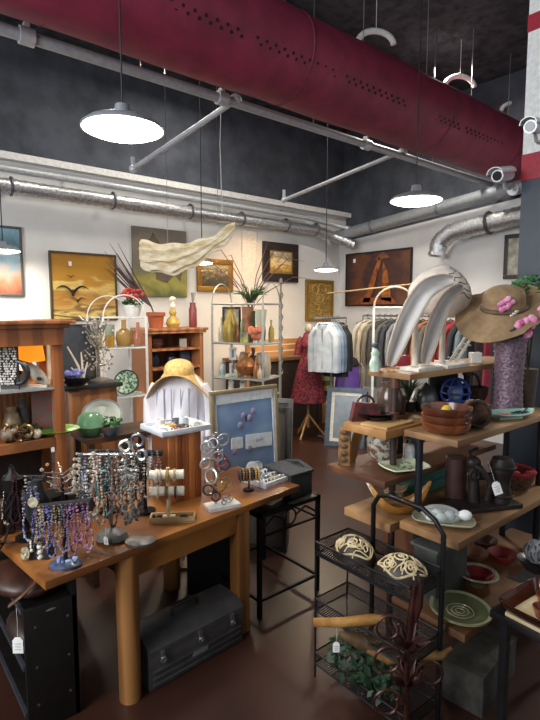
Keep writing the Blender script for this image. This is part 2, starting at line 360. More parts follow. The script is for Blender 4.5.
# ================================================================ pictures on the long wall
WY = 5.847
def framed(name, lab, x0, x1, z0, z1, fw, fm, cm, y=WY, mat=None, depth=.035, cat='painting', extra=None, px=None, rz=0, loc=None):
    w = x1-x0; h = z1-z0
    t = thing(name, lab, cat, loc or ((x0+x1)/2, y-depth, z0), rz)
    b = MB()
    if fw:
        for cx, cz, sx, sz in ((0, fw/2, w, fw), (0, h-fw/2, w, fw), (-w/2+fw/2, h/2, fw, h-2*fw), (w/2-fw/2, h/2, fw, h-2*fw)): b.box((cx, depth/2, cz), (sx, depth, sz), bev=min(.006, fw*.2))
        part(t, 'frame', b, fm)
    b = MB(); b.box((0, depth*.55, h/2), (w-1.9*fw if fw else w, depth*.5 if fw else depth*.9, h-1.9*fw if fw else h)); part(t, 'canvas', b, cm)
    if mat:
        mw, mm, iw = mat
        b = MB(); q = fw
        for cx, cz, sx, sz in ((0, q+mw/2, w-2*q, mw), (0, h-q-mw/2, w-2*q, mw), (-w/2+q+mw/2, h/2, mw, h-2*q-2*mw), (w/2-q-mw/2, h/2, mw, h-2*q-2*mw)): b.box((cx, depth*.25, cz), (sx, .006, sz))
        part(t, 'mat_board', b, mm)
    return t
def px_box(x0, x1, y0, y1, yy=WY):
    a = Y(x0, y0, yy); c = Y(x1, y1, yy); m0 = Y(x0, y1, yy); m1 = Y(x1, y0, yy)
    return a.x, c.x, (m0.z+c.z)/2, (a.z+m1.z)/2
x0, x1, z0, z1 = px_box(48, 117, 253, 318)
z0 = 1.58
t = framed('bird_painting', 'golden yellow sunset painting with three dark flying birds, low on the long wall', x0, x1, z0, z1, .022, M('#4a3c26', .5), ramp([(0, '#5d4424'), (.08, '#cdb568'), (.15, '#6d4a26'), (.24, '#b8924a'), (.36, '#9a6a24'), (.5, '#d0b468'), (.58, '#b08028'), (.8, '#a8781c'), (1, '#94651a')], lo=0, hi=z1-z0, ns=5, amt=.3, st=(.6, 1, 1.9)))
def bird(cx, cz, s):
    b = MB()
    def wing(sg):
        o = []
        for i in range(9):
            u = i/8; o.append((cx+sg*s*u, -.002, cz+s*(.55*math.sin(u*PI*.75)*(1-.35*u)-.02)))
        return o
    for sg in (-1, 1): b.tube(wing(sg), [s*.13*(1-.9*(i/8)) for i in range(9)], n=6, flat=.35)
    b.ball((cx, -.002, cz), (s*.1, .006, s*.22)); return b
for cx, cz, s in ((-.14, .29, .18), (-.16, .46, .05), (-.09, .2, .09)): part(t, 'bird', bird(cx, cz+.02, s), M('#2a1c10', .7))
b = MB(); b.box((-.16, -.001, .63), (.035, .003, .05)); part(t, 'price_tag', b, M('#f0e2dc', .8))
x0, x1, z0, z1 = px_box(-14, 24, 226, 296)
framed('abstract_painting', 'blue over orange abstract painting behind the lamp at the far end of the long wall', x0, x1, z0, z1, .025, M('#4d4c4a', .5), ramp([(0, '#7d3f2c'), (.16, '#b0644a'), (.3, '#9a8a7c'), (.45, '#6f8a9a'), (.6, '#9fb6c2'), (.75, '#46636f'), (1, '#7ea3b4')], lo=0, hi=z1-z0, ns=5, amt=.28))
x0, x1, z0, z1 = px_box(131, 186, 229, 297)
t = framed('horse_painting', 'large dark olive painting of a horse and rider, unframed, above the bookcase', x0, x1, z0, z1, 0, None, ramp([(0, '#5a6238'), (.2, '#a39a4a'), (.35, '#7d7a4c'), (.5, '#6f675a'), (.75, '#857a68'), (1, '#6d665c')], lo=0, hi=z1-z0, ns=4, amt=.3))
HS = Matrix(((1, 0, 0, 0), (0, 0, -1, .004), (0, 1, 0, 0), (0, 0, 0, 1)))
b = MB(); b.prism([(-.12, .30), (-.14, .46), (-.13, .58), (-.17, .60), (-.19, .66), (-.13, .72), (-.10, .79), (-.07, .74), (-.02, .68), (.03, .55), (.1, .48), (.26, .44), (.3, .33), (.27, .2), (.2, .27), (.02, .26)], 0, .004, HS); part(t, 'horse', b, M('#51443c', .7, 0, '#6f6350', 6))
b = MB(); b.prism([(-.07, .22), (-.05, .36), (.06, .46), (.16, .42), (.18, .28), (.08, .18)], 0, .007, HS); part(t, 'rider', b, M('#5a4244', .7, 0, '#6f6350', 7))
x0, x1, z0, z1 = px_box(196, 232, 259, 292)
framed('floral_painting', 'small dark flower painting in a wide gold frame beside the palm leaves', x0, x1, z0, z1, .075, M('#a9803a', .4, .6, '#7d5a22', 60, .4), ramp([(0, '#2d2a24'), (.4, '#4d4636'), (.6, '#8b7a52'), (.75, '#c2b48a'), (1, '#3a3329')], lo=0, hi=z1-z0, ns=22, amt=.5))
x0, x1, z0, z1 = px_box(262, 297, 243, 282)
framed('landscape_painting', 'small bright landscape in a wide black frame with gold inner edge', x0, x1, z0, z1, .12, M('#2d221e', .4, 0, '#1c1512', 40), ramp([(0, '#6d5a34'), (.3, '#c9a04a'), (.5, '#e2d3a0'), (.7, '#8d7a52'), (1, '#d9d6c2')], lo=.1, hi=z1-z0-.1, ns=16, amt=.5), mat=(.02, GOLD, 0))
x0, x1, z0, z1 = px_box(305, 332, 280, 318)
t = framed('relief_carving', 'gold framed carved relief panel above the denim jackets', x0, x1, z0-.05, z1, .05, M('#a9853e', .4, .5, '#836226', 60, .4), M('#bb9a52', .5, .3, '#8a6b34', 30, 1.0), cat='wall panel')
b = MB()
for q in range(14): b.tube(arc((U(-.16, .16), 0, U(.12, .55)), U(.03, .07), U(0, 6), U(3, 9), 9), .012, n=5)
part(t, 'scrollwork', b, M('#c8a860', .5, .3))
# partition wall pictures (facing -x)
def wallpic(name, lab, y0, y1, z0, z1, fw, fm, cm, xx=6.35, depth=.04):
    return framed(name, lab, -(y1-y0)/2, (y1-y0)/2, z0, z1, fw, fm, cm, depth=depth, loc=(xx-depth, (y0+y1)/2, z0), rz=-PI/2)
t = wallpic('bridge_painting', 'large dark brown and orange painting of a looming structure on the partition wall', 4.42, 5.68, 1.76, 2.60, .02, M('#1f1512', .5), ramp([(0, '#3a2420'), (.25, '#6d3f28'), (.4, '#3f2a28'), (.6, '#5a3a30'), (.8, '#4a2f2a'), (1, '#6d4430')], axis=0, lo=-.6, hi=.6, ns=4, amt=.35))
# local x of this picture runs along -y (viewer's right)
for pts, c in (([(-.26, .06), (-.12, .06), (.10, .70), (.04, .74)], '#b8662c'), ([(.10, .10), (.30, .06), (.22, .5), (.13, .66)], '#c27434'), ([(-.42, .03), (.42, .03), (.3, .13), (-.3, .13)], '#a8582a'), ([(-.05, .70), (.26, .72), (.12, .82)], '#8d5a34')):
    b = MB(); b.prism(pts, 0, .004, Matrix(((1, 0, 0, 0), (0, 0, -1, .001), (0, 1, 0, 0), (0, 0, 0, 1)))); part(t, 'painted_beam', b, M(c, .7, 0, '#6d3a1c', 14))
b = MB(); b.box((-.44, -.001, .72), (.05, .003, .06)); part(t, 'price_tag', b, PAPER)
wallpic('framed_mirror', 'dark framed mirror on the partition wall just beside the column', 2.72, 3.08, 2.08, 2.62, .05, M('#3d3a38', .4), M('#c9c7bd', .25, .3, '#9a9686', 9))
# ================================================================ hanging cream driftwood
def drift(u, v):
    x = -.47+.94*u
    env = .045+.075*(1-u)**4+.085*math.sin(PI*min(1, u*1.18))**.8*(1-.25*u) + (.03 if u > .8 else 0)*math.sin((u-.8)*5*PI)
    a = 2*PI*v; fold = 1+.22*math.sin(9*a+7*u)+.12*math.sin(23*u)
    return (x, .55*env*fold*math.cos(a), .02+.25*(u-.35)*u*1.5+env*fold*math.sin(a)*(1.15 if math.sin(a) < 0 else .75)-.05*math.sin(PI*u))
t = thing('driftwood_carving', 'cream bleached driftwood with draped folds hanging over the long wall', 'wall decoration', D(188, 253, 5.15), CAMRZ, None)
b = MB(); b.sheet(drift, 60, 36); part(t, 'driftwood', b, M('#f0e6cc', .7, 0, '#cdb78a', 9, .4, stretch=(1, 1, 2.2)))
b = MB(); b.cyl((-.2, 0, .08), (-.2, 0, 4.6-t.location.z), .0025, n=5); b.cyl((.3, 0, .12), (.3, 0, 4.6-t.location.z), .0025, n=5); part(t, 'hanging_wire', b, STEEL)
# ================================================================ bookcase against the long wall
BX0, BX1, BY, BZ = 2.615, 3.34, 5.3, 1.5
cx = (BX0+BX1)/2; w = BX1-BX0
OAK = WD('#a87048', '#875633', 10, .45, (1, 1, .12))
t = thing('bookcase', 'orange-brown wooden bookcase with open shelves against the long wall', 'bookcase', (cx, BY, 0))
b = MB()
for s in (-1, 1): part(t, 'side_panel', MB().box((s*(w/2-.02), .22, .73), (.045, .44, 1.46)), OAK)
b = MB(); b.box((0, .43, .73), (w-.05, .02, 1.42)); part(t, 'back_panel', b, WD('#7d4a2a', '#5d351d', 10, .5, (1, 1, .12)))
b = MB(); b.box((0, .20, 1.475), (w+.10, .50, .03), bev=.008); b.box((0, .2, 1.445), (w+.05, .47, .03)); part(t, 'cornice', b, OAK)
for z in (.12, .47, .75, 1.02, 1.24): part(t, 'shelf', MB().box((0, .21, z), (w-.07, .42, .025)), OAK)
part(t, 'plinth', MB().box((0, .22, .05), (w-.04, .42, .1)), OAK)
def vase(name, lab, p, prof, mat, cat='vase', n=18, rz=0, **k):
    b = MB(); b.lathe(prof, n=n, **k); return solo(name, b, mat, lab, cat, p, rz)
def hollow(prof, th=.004):
    return prof+[(max(.001, r-th), z) for r, z in prof[::-1][:-1]]+[(0, prof[0][1]+th)]
bs = lambda x, y, z: (cx+x, BY+y, z)
vase('blue_jar', 'dark blue jar on the second shelf down of the bookcase', bs(-.2, .2, 1.0325), [(0, 0), (.05, 0), (.075, .06), (.07, .12), (.045, .16), (.05, .18), (0, .18)], M('#22304d', .3))
vase('dark_vase', 'round black vase beside the blue jar in the bookcase', bs(.02, .18, 1.0325), [(0, 0), (.04, 0), (.075, .05), (.06, .11), (.03, .13), (.035, .15), (0, .15)], M('#20222a', .3))
b = MB(); b.box((0, 0, .05), (.09, .02, .1)); b.box((0, -.011, .05), (.07, .002, .08)); solo('photo_block', b, M('#d8d3c8', .6), 'small pale picture block on the upper shelf of the bookcase', 'ornament', bs(.17, .15, 1.2525))
b = MB(); b.box((0, 0, .09), (.14, .05, .17), bev=.02); solo('blue_box', b, M('#3a4a62', .5), 'slate blue box lying on the second shelf of the bookcase', 'box', bs(.22, .2, 1.0325), 0)
vase('brown_pot', 'squat brown pot on the upper shelf of the bookcase', bs(-.18, .2, 1.2525), [(0, 0), (.07, 0), (.1, .05), (.08, .11), (.06, .12), (0, .12)], M('#6d4232', .5))
vase('brass_bowl', 'small brass bowl on the third shelf of the bookcase', bs(-.12, .15, .7625), [(0, 0), (.04, 0), (.09, .06), (.085, .07), (0, .02)], BRASS, 'bowl')
# terracotta pot with reeds
tp_ = Y(156, 327, 5.42); tp_.z = 1.49
t = thing('terracotta_pot', 'terracotta pot holding tall dark reeds on top of the bookcase', 'plant pot', tp_)
b = MB(); b.lathe([(0, 0), (.075, 0), (.095, .14), (.11, .14), (.112, .185), (.098, .185), (.09, .15), (0, .14)], n=24); part(t, 'pot', b, M('#a8572f', .7, 0, '#8a4424', 8))
b = MB()
for i in range(16):
    e = RT*(-.46+U(-.12, .06))+Vector((0, U(-.06, .06), .97+U(-.3, .08)))
    b.tube([(0, 0, .1), RT*-.05+Vector((0, 0, .25)), e*.6+Vector((0, 0, .06)), e], [.007, .010, .008, .002], n=5)
part(t, 'reed_bundle', b, M('#4d3a3c', .7))
p = Y(173, 327, 5.4); p.z = 1.49
t = thing('gourd_figure', 'small golden gourd-bodied figure with a white head on the bookcase', 'figurine', p)
b = MB(); b.lathe([(0, 0), (.06, 0), (.085, .05), (.07, .1), (.03, .14), (.045, .18), (.03, .22), (0, .225)], n=18); part(t, 'body', b, M('#b59648', .4))
b = MB(); b.ball((0, 0, .26), .04); b.cyl((0, 0, .2), (0, 0, .34), .015); b.ball((0, 0, .34), (.045, .03, .03)); part(t, 'head', b, M('#e8e2cf', .6))
p = Y(193, 327, 5.4); p.z = 1.49
vase('tall_bottle', 'tall slim dark red bottle with dried stems on the bookcase', p, [(0, 0), (.045, 0), (.05, .03), (.048, .22), (.035, .26), (.035, .3), (.028, .3), (0, .28)], M('#7a3030', .35))
o = bpy.data.objects['tall_bottle']; b = MB(); [b.tube([(0, 0, .27), (U(-.03, .03), U(-.03, .03), .42)], .004, n=4) for i in range(9)]; part(o, 'dried_stems', b, M('#9a958c', .8))
# ================================================================ white arched etagere
wx0, wx1, wy, wd = 1.506, 1.86, 3.8, .33
t = thing('arched_metal_shelf', 'white metal shelf unit with arched top and glass shelves in front of the bookcase', 'shelf unit', (wx0, wy, 0))
ww = wx1-wx0
WM = M('#e9e7e2', .45)
for x in (0, ww):
    for y in (0, wd): part(t, 'post', MB().cyl((x, y, 0), (x, y, 1.64), .011, n=8), WM)
for y in (0, wd):
    b = MB(); b.tube(arc((ww/2, y, 1.64), ww/2, 0, PI, 14), .005, n=7); b.cyl((0, y, 1.64), (ww, y, 1.64), .006); part(t, 'arch', b, WM)
for z in (.35, .68, 1.01, 1.4):
    b = MB(); b.tube([(0, 0, z), (ww, 0, z), (ww, wd, z), (0, wd, z)], .008, True, 6); sh = part(t, 'shelf_rail', b, WM)
    part(sh, 'glass_pane', MB().box((ww/2, wd/2, z+.008), (ww-.01, wd-.01, .008)), GLASS)
ws = lambda x, y, z: (wx0+x, wy+y, z)
vase('glass_bottle', 'amber-tinted round glass bottle on the top shelf of the arched white shelf', ws(.23, .15, 1.412), [(0, 0), (.055, 0), (.07, .05), (.06, .11), (.02, .14), (.018, .2), (.024, .21), (0, .21)], glass('#d8b878', .45))
vase('glass_vase', 'clear straight glass vase beside the amber bottle', ws(.12, .2, 1.412), hollow([(0, 0), (.045, 0), (.05, .17)]), glass('#c9d3c0', .4))
vase('yellow_jar', 'yellow candle jar standing behind the jewelry tree on white shelf', ws(.05, .12, 1.412), [(0, 0), (.035, 0), (.035, .1), (0, .1)], M('#c9a24a', .3))
def plate(name, lab, p, r, mat, rim=None, rz=0, tilt=1.25, rimmat=None, cat='plate', sx=1):
    t = thing(name, lab, cat, p, rz)
    m = Matrix.Translation((0, 0, r*math.sin(tilt)*1.0)) @ rot(tilt, 0, 0)
    b = MB(); b.lathe([(0, 0), (r*.55, 0), (r*.65, .008), (r, .02), (r, .027), (r*.64, .016), (r*.55, .008), (0, .008)], n=36, sx=sx, m=m); part(t, 'dish', b, mat)
    if rimmat:
        b = MB(); b.lathe([(r*.98, .02), (r*1.02, .022), (r*1.02, .03), (r*.9, .0255), (r*.98, .0255)], n=36, sx=sx, m=m); part(t, 'rim', b, rimmat)
    return t
plate('mosaic_plate', 'round green and white mosaic plate with dark rim standing on the arched white shelf', Vector(ws(.215, .08, 1.02)), .10, M('#cfe0cc', .3, 0, '#3f7a52', 45, contrast=(.45, .55)), rz=CAMRZ, rimmat=M('#3a4a40', .4))
p = Y(133, 316, 3.95)
t = thing('geranium', 'red flowering geranium in a white pot on top of the arched white shelf', 'potted plant', (p.x, 3.95, 1.65))
b = MB(); b.lathe([(0, 0), (.05, 0), (.075, .09), (.065, .09), (0, .07)], n=18); part(t, 'pot', b, M('#e6e4de', .6))
def foliage(n, rx, ry, rz, s, c=(0, 0, 0)):
    b = MB()
    for i in range(n):
        a = U(0, 2*PI); q = R()**.5; p = Vector((c[0]+rx*q*math.cos(a), c[1]+ry*q*math.sin(a), c[2]+U(-1, 1)*rz*(1-.6*q)))
        e = Euler((U(-.9, .9), U(-.9, .9), U(0, 6))).to_matrix(); k = s*U(.7, 1.3)
        vs = [b.b.verts.new(p+e@Vector(v)*k) for v in ((-.1, 0, 0), (.4, -.32, .06), (1, 0, .0), (.4, .32, .06), (.4, 0, -.03))]
        b.b.faces.new((vs[0], vs[1], vs[4])); b.b.faces.new((vs[1], vs[2], vs[4])); b.b.faces.new((vs[2], vs[3], vs[4])); b.b.faces.new((vs[3], vs[0], vs[4]))
    return b
part(t, 'leaves', foliage(60, .08, .08, .03, .045, (0, 0, .11)), LEAF)
b = MB()
for i in range(30): b.ball((U(-.07, .07), U(-.06, .06), .17+U(-.03, .05)), U(.011, .02), 6, 5)
part(t, 'red_flowers', b, M('#c43a2e', .6))
# ================================================================ small wooden cabinet with jewelry tree
c0 = Y(78, 388, 3.4)
kx0, kx1 = 1.09, 1.45
t = thing('side_cabinet', 'small wooden side cabinet with a dark top behind the glass display hutch', 'cabinet', ((kx0+kx1)/2, 3.4, 0))
w = kx1-kx0
part(t, 'body', MB().box((0, .16, .585), (w-.03, .3, 1.17)), WD('#98633c', '#7a4c2c', 9, .5, (1, 1, .12)))
part(t, 'top', MB().box((0, .16, 1.185), (w+.04, .36, .03), bev=.006), M('#26262a', .3))
part(t, 'corner_post', MB().box((-w/2+.04, -.005, .58), (.075, .03, 1.16)), WD('#b07a4e', '#90603a', 9, .5, (1, 1, .12)))
part(t, 'handle', MB().cyl((.02, -.02, .98), (.02, -.02, 1.06), .008), IRON)
CT = 1.20
p = Y(99, 384, 3.5); p.z = CT
t = thing('jewelry_tree', 'branching silver jewelry tree hung with charms on the side cabinet', 'jewelry stand', p)
b = MB(); b.lathe([(0, 0), (.06, 0), (.06, .012), (.012, .03), (.010, .42), (0, .43)], n=16); part(t, 'trunk', b, M('#8b8478', .4, .6))
b = MB()
for i in range(26):
    a = i*2.4; z = .1+.32*R(); r0 = U(.06, .13)
    b.tube([(0, 0, z), (r0*.6*math.cos(a), r0*.6*math.sin(a), z+.01), (r0*math.cos(a), r0*math.sin(a), z+.06)], [.006, .005, .003], n=5)
part(t, 'branches', b, M('#a09a8c', .4, .5))
b = MB()
for i in range(120):
    a = U(0, 6.28); r0 = U(.02, .12); z = U(.08, .46); b.ball((r0*math.cos(a), r0*math.sin(a), z), U(.005, .011), 5, 4)
part(t, 'charms', b, M('#d6cdbd', .3, .3, '#5d4d42', 18))
p = Y(83, 388, 3.42); p.z = CT
t = thing('coral_branch', 'pale forked coral ornament in front of the dark mirror', 'ornament', p)
b = MB()
for s in ((-.05, .18), (-.09, .26), (.0, .22), (-.07, .12), (.04, .15)): b.tube([(0, 0, 0), (s[0]*.3, 0, s[1]*.5), (s[0], .01, s[1])], [.009, .008, .004], n=6)
b.lathe([(0, 0), (.035, 0), (.02, .015), (0, .02)], n=10); part(t, 'branches', b, M('#d8c9b8', .6))
p = Y(76, 386, 3.4); p.z = CT
t = thing('black_bowl', 'black bowl filled with blue paper flowers on the side cabinet', 'bowl', p)
b = MB(); b.lathe(hollow([(0, 0), (.05, 0), (.085, .03), (.095, .06)]), n=22); part(t, 'bowl', b, M('#17171a', .3))
b = MB(); [b.ball((U(-.06, .06), U(-.05, .05), .06+U(0, .04)), U(.012, .022), 6, 5) for i in range(16)]; part(t, 'blue_flowers', b, M('#5058a8', .6, 0, '#9a9ad0', 20))
p = Y(80, 386, 3.62)
t = thing('dark_mirror', 'dark arched mirror leaning behind the jewelry tree', 'mirror', (p.x, 3.63, CT))
b = MB(); b.box((0, .02, .20), (.26, .02, .4)); part(t, 'frame', b, M('#2a2826', .5))
b = MB(); b.box((0, .008, .20), (.22, .008, .36)); part(t, 'glass', b, M('#41444a', .25))
# oval plate and pot plant on a low stand in front of the cabinet
t = thing('plant_stand', 'low dark wooden stand in front of the side cabinet', 'stand', (1.31, 3.12, 0))
part(t, 'top', MB().box((0, 0, .915), (.5, .3, .03)), DKWOOD)
for x in (-.22, .22):
    for y in (-.12, .12): part(t, 'leg', MB().box((x, y, .45), (.035, .035, .9)), DKWOOD)
p = Y(104, 428, 3.18); plate('oval_plate', 'large oval grey-white plate propped against the side cabinet', (p.x, 3.2, .93), .1, M('#c9cdc6', .4, 0, '#b3b8b0', 8), rz=CAMRZ+.3, tilt=1.2, sx=1.25, rimmat=M('#8f948e', .4))
p = Y(111, 432, 3.05)
t = thing('small_ivy', 'small leafy green plant in front of the oval plate', 'potted plant', (p.x, 3.06, .93))
b = MB(); b.lathe([(0, 0), (.03, 0), (.04, .05), (0, .045)], n=12); part(t, 'pot', b, M('#38332e', .6))
part(t, 'leaves', foliage(60, .075, .06, .035, .035, (0, 0, .07)), M('#3f7a35', .6, 0, '#24521e', 30))

# ---- more shelf goods
b = MB(); b.box((0, 0, .55), (.26, .012, 1.1), bev=.02); o_ = b.build('trim_2', M('#e9e6e0', .8), None, (Y(249, 300, 5.85).x, 5.846, 1.72)); o_['kind'] = 'structure'
p = Y(207, 345, 5.6)
b = MB(); [b.ball((.012*math.sin(i*2), 0, .035*i), (.022, .015, .024), 8, 6) for i in range(7)]; b.cyl((0, 0, -.02), (0, 0, .26), .006)
b.box((0, .0, -.03), (.03, .04, .02)); solo('brass_ornament', b, BRASS, 'knobbly brass stem ornament at the end of the bookcase', 'ornament', (3.42, 5.5, 1.22), CAMRZ)
vase('rose_bottle', 'tall rose-tinted glass bottle at the front post of the arched white shelf', Vector(ws(.31, .06, 1.412)), [(0, 0), (.035, 0), (.04, .08), (.015, .13), (.012, .19), (0, .19)], glass('#d89a7a', .5))
vase('amber_candle', 'amber candle glass at the front of the arched white shelf', Vector(ws(.07, .05, 1.412)), [(0, 0), (.03, 0), (.033, .09), (0, .085)], glass('#e0a83a', .6))
b = MB(); [b.torus((.02*i-.05, 0, .025), .02, .004, (PI/2, 0, .4*i), 14, 5) for i in range(6)]; b.tube([(-.08, 0, .006), (.07, 0, .006)], .006); solo('charm_cluster', b, M('#6d5a78', .3, .5, '#c9b8c8', 40), 'cluster of mauve metal charms beside the mosaic plate', 'ornament', Vector(ws(.08, .1, 1.02)), CAMRZ)
vase('pewter_cup', 'small pewter cup on the lower tier of the bookcase', bs(.2, .15, .7625), [(0, 0), (.04, 0), (.035, .03), (.05, .1), (0, .09)], M('#8d8f94', .3, .8), 'cup')
vase('cream_jug', 'cream jug on the lower tier of the bookcase near its open side', bs(.05, .16, .7625), [(0, 0), (.045, 0), (.065, .06), (.04, .12), (.045, .15), (0, .14)], M('#d6cbb4', .4), 'jug')
# ================================================================ glass display hutch at the end of the table
HX1, HY, HT = .915, 2.9, 1.645
t = thing('display_hutch', 'reddish wooden glass-fronted display hutch behind the jewelry table', 'display cabinet', (HX1, HY, 0))
HW = WD('#8f552f', '#70401f', 9, .42, (1, 1, .12)); W_ = 1.25; DP = .34
for x in (-.025, -W_+.025):
    for y in (.025, DP-.025): part(t, 'corner_post', MB().box((x, y, .78), (.05, .05, 1.56)), HW)
b = MB(); b.box((-W_/2+.0, DP/2, 1.585), (W_+.02, DP+.02, .05)); b.box((-W_/2+.005, DP/2-.01, 1.615), (W_+.06, DP+.05, .025), bev=.006); b.box((-W_/2+.01, DP/2-.015, 1.635), (W_+.10, DP+.08, .02), bev=.004); part(t, 'cornice', b, HW)
part(t, 'face_rail', MB().box((-W_/2, .0, 1.535), (W_, .03, .05)), HW)
for z, m, th in ((1.27, GLASS, .012), (.965, WD('#8a5530', '#6b4022', 9, .42, (.15, 1, 1)), .05), (.5, HW, .03)):
    s_ = part(t, 'shelf', MB().box((-W_/2, DP/2, z), (W_-.02, DP-.02, th)), m)
b = MB(); b.box((-W_/2, .012, 1.27), (W_-.08, .012, .012)); part(t, 'shelf_edge', b, M('#a9aba8', .3, .4))
part(t, 'base_panel', MB().box((-W_/2, DP/2, .24), (W_-.02, DP-.03, .46)), HW)
part(t, 'lower_back', MB().box((-W_/2, DP-.01, .705), (W_-.06, .012, .47)), M('#2a211b', .6))
part(t, 'glass_side', MB().box((-.008, DP/2, 1.25), (.004, DP-.1, .55)), glass('#e8f0ee', .04))
part(t, 'back_panel', MB().box((-W_/2, DP-.01, 1.115), (W_-.06, .012, .27)), WD('#7d5230', '#5d3a20', 40, .5, (1, 1, .05)))
hs = lambda px, z, y: Vector((Y(px, 300, y).x, y, z))
S1, S2 = 1.2765, .9905
t = thing('table_lamp', 'table lamp with a glowing orange shade inside the glass hutch', 'lamp', hs(27, S1, 3.10))
b = MB(); b.lathe([(0, 0), (.05, 0), (.05, .01), (.02, .03), (.03, .07), (.012, .1), (.012, .15), (0, .15)], n=18); part(t, 'base', b, M('#8a8378', .4))
b = MB(); b.lathe([(.082, .135), (.066, .255), (.063, .255), (.079, .135), (.082, .135)], n=28); part(t, 'lamp_shade', b, M('#f08c1e', .7, emit=1.1), 'glowing orange lamp shade')
l = bpy.data.lights.new('lamp_or_fill_light', 'POINT'); l.energy = 1.2; l.color = (1, .6, .25); l.shadow_soft_size = .03
o = bpy.data.objects.new('lamp_or_fill_light', l); COL.objects.link(o); o.location = hs(27, S1+.20, 3.10)
# driftwood mask
t = thing('wooden_mask', 'pale carved driftwood mask leaning in front of the orange lamp', 'carving', hs(27, S1, 2.99), CAMRZ)
def mk(u, v):
    a = 2*PI*v; w = .036*math.sin(PI*min(.999, max(.02, u)))**.7+.004
    return (-.05+.15*u+w*math.cos(a)*.7, w*math.sin(a)*.5, .14-.125*u+w*math.cos(a)*.7)
b = MB(); b.sheet(mk, 16, 14, 0); part(t, 'face', b, M('#b3a898', .7, 0, '#8f8474', 10, .4))
b = MB(); [b.ball((x, -.03, z), (.013, .012, .011)) for x, z in ((-.045, .085), (-.005, .06), (.06, .05))]; part(t, 'hollow', b, M('#241c17', .8))
b = MB(); b.box((-.045, .02, .045), (.05, .02, .09), bev=.006); b.box((.0, .01, .006), (.18, .04, .012)); part(t, 'backing', b, M('#d0cdc6', .7))
vase('candlestick', 'slim yellow candlestick to the right of the driftwood mask', hs(50, S1, 3.0), [(0, 0), (.02, 0), (.018, .02), (.008, .04), (.012, .08), (.007, .13), (.011, .145), (0, .145)], M('#c9ae4a', .4))
b = MB(); b.lathe([(0, 0), (.03, 0), (.03, .01), (.008, .02), (.008, .15), (.02, .16), (0, .17)], n=14); t = solo('figurine', b, M('#6d7a82', .4), 'grey-blue slender figurine at the post of the glass hutch', 'figurine', hs(56, S1, 3.12))
t = thing('necklace_display', 'tall display draped with strands of pearls in the corner of the hutch', 'jewelry display', hs(4, S1, 2.98), CAMRZ)
b = MB(); b.box((0, .02, .13), (.10, .012, .26)); part(t, 'board', b, M('#3a3634', .6))
b = MB()
for i in range(7):
    x = -.045+.015*i
    for k in range(18): b.ball((x*(.6+.5*math.sin(k*.16))+U(-.006, .006), U(-.008, .004), .03+k*.0135), U(.004, .0075), 6, 5)
part(t, 'pearl_strands', b, PEARL)
b = MB(); b.tube(arc((.05, 0, .09), .06, -PI/2, PI/2, 10), .012, n=8); part(t, 'black_necklace', b, M('#1b1a1c', .4))
# lower hutch shelf
b = MB(); b.box((0, 0, .13), (.14, .015, .25)); solo('patterned_board', b, M('#6d5a55', .7, 0, '#8d4a42', 30, contrast=(.45, .55)), 'mottled reddish patterned panel standing on the lower hutch shelf', 'panel', hs(40, S2, 3.12), CAMRZ+.5)
def gear(p, lab, k=1):
    t = thing('goggles', lab, 'goggles', p, CAMRZ)
    for s in (-1, 1):
        b = MB(); b.torus((s*.035*k, 0, .05*k), .03*k, .009*k, (PI/2-.2, 0, s*.3), 18, 6); part(t, 'eyepiece', b, M('#7d6a44', .35, .8))
    b = MB(); b.tube([(-.06*k, .01, .05*k), (-.05*k, .07, .03*k), (.05*k, .07, .03*k), (.06*k, .01, .05*k)], .007, n=6, flat=.5); part(t, 'strap', b, M('#2e241e', .7)); return t
gear(hs(13, S2, 2.97), 'brass goggles with dark strap on the lower hutch shelf', 1.05)
t = gear(hs(24, S2, 3.06), 'brass goggles set back against the patterned panel', .8); t.location.z = S2+.002
for i, (px, yy, r, c, lab) in enumerate([(3, 2.98, .05, '#4d3a30', 'dark carved wooden ball at the end of the lower hutch shelf'), (30, 2.96, .03, '#d8d3ca', 'small pale shell at the front of the lower hutch shelf'), (22, 2.95, .022, '#3a2c26', 'small dark seed pod beside the pale shell in the hutch')]):
    b = MB(); b.ball((0, 0, r*.9), (r, r, r*.9), 14, 10); solo('ornament', b, M(c, .5, 0, '#8a7a66', 25, .4), lab, 'ornament', hs(px, S2, yy))
b = MB(); b.lathe(hollow([(0, 0), (.06, 0), (.11, .022), (.12, .03)]), n=30, sx=1.25); solo('green_dish', b, M('#6f9a44', .3, 0, '#4f7a30', 6), 'oval green glazed dish on the lower hutch shelf', 'dish', hs(48, S2, 3.02), CAMRZ)
for px, yy, r, h, c, c2, lab in ((6, 3.12, .05, .16, '#5a4634', '#8d7a5a', 'mottled brown vase at the back of the lower hutch shelf'), (17, 3.16, .04, .2, '#2d2a2c', '#4a4648', 'tall black vase behind the brass goggles'), (52, 3.14, .04, .13, '#8a4a3a', '#b87a5a', 'red clay jar behind the green dish')):
    vase('jar', lab, hs(px, S2, yy), [(0, 0), (r*.7, 0), (r, h*.4), (r*.7, h*.8), (r*.5, h*.85), (r*.55, h), (0, h*.95)], M(c, .4, 0, c2, 16), 'jar')
b = MB(); [b.torus((U(-.05, .05), U(-.02, .02), .02+.01*i), .022, .006, (U(0, 3), U(0, 3), 0), 14, 5) for i in range(7)]; solo('bangle_heap', b, M('#8a6a44', .3, .7, '#3d2f26', 30), 'small heap of bronze bangles at the front of the lower hutch shelf', 'bangles', hs(10, S2+.001, 2.94), CAMRZ)
vase('green_vase', 'small green leafy glass globe beside the hutch post', Vector((1.12, 3.08, .93)), [(0, 0), (.05, 0), (.085, .06), (.07, .12), (.05, .14), (0, .14)], glass('#7fae88', .55))
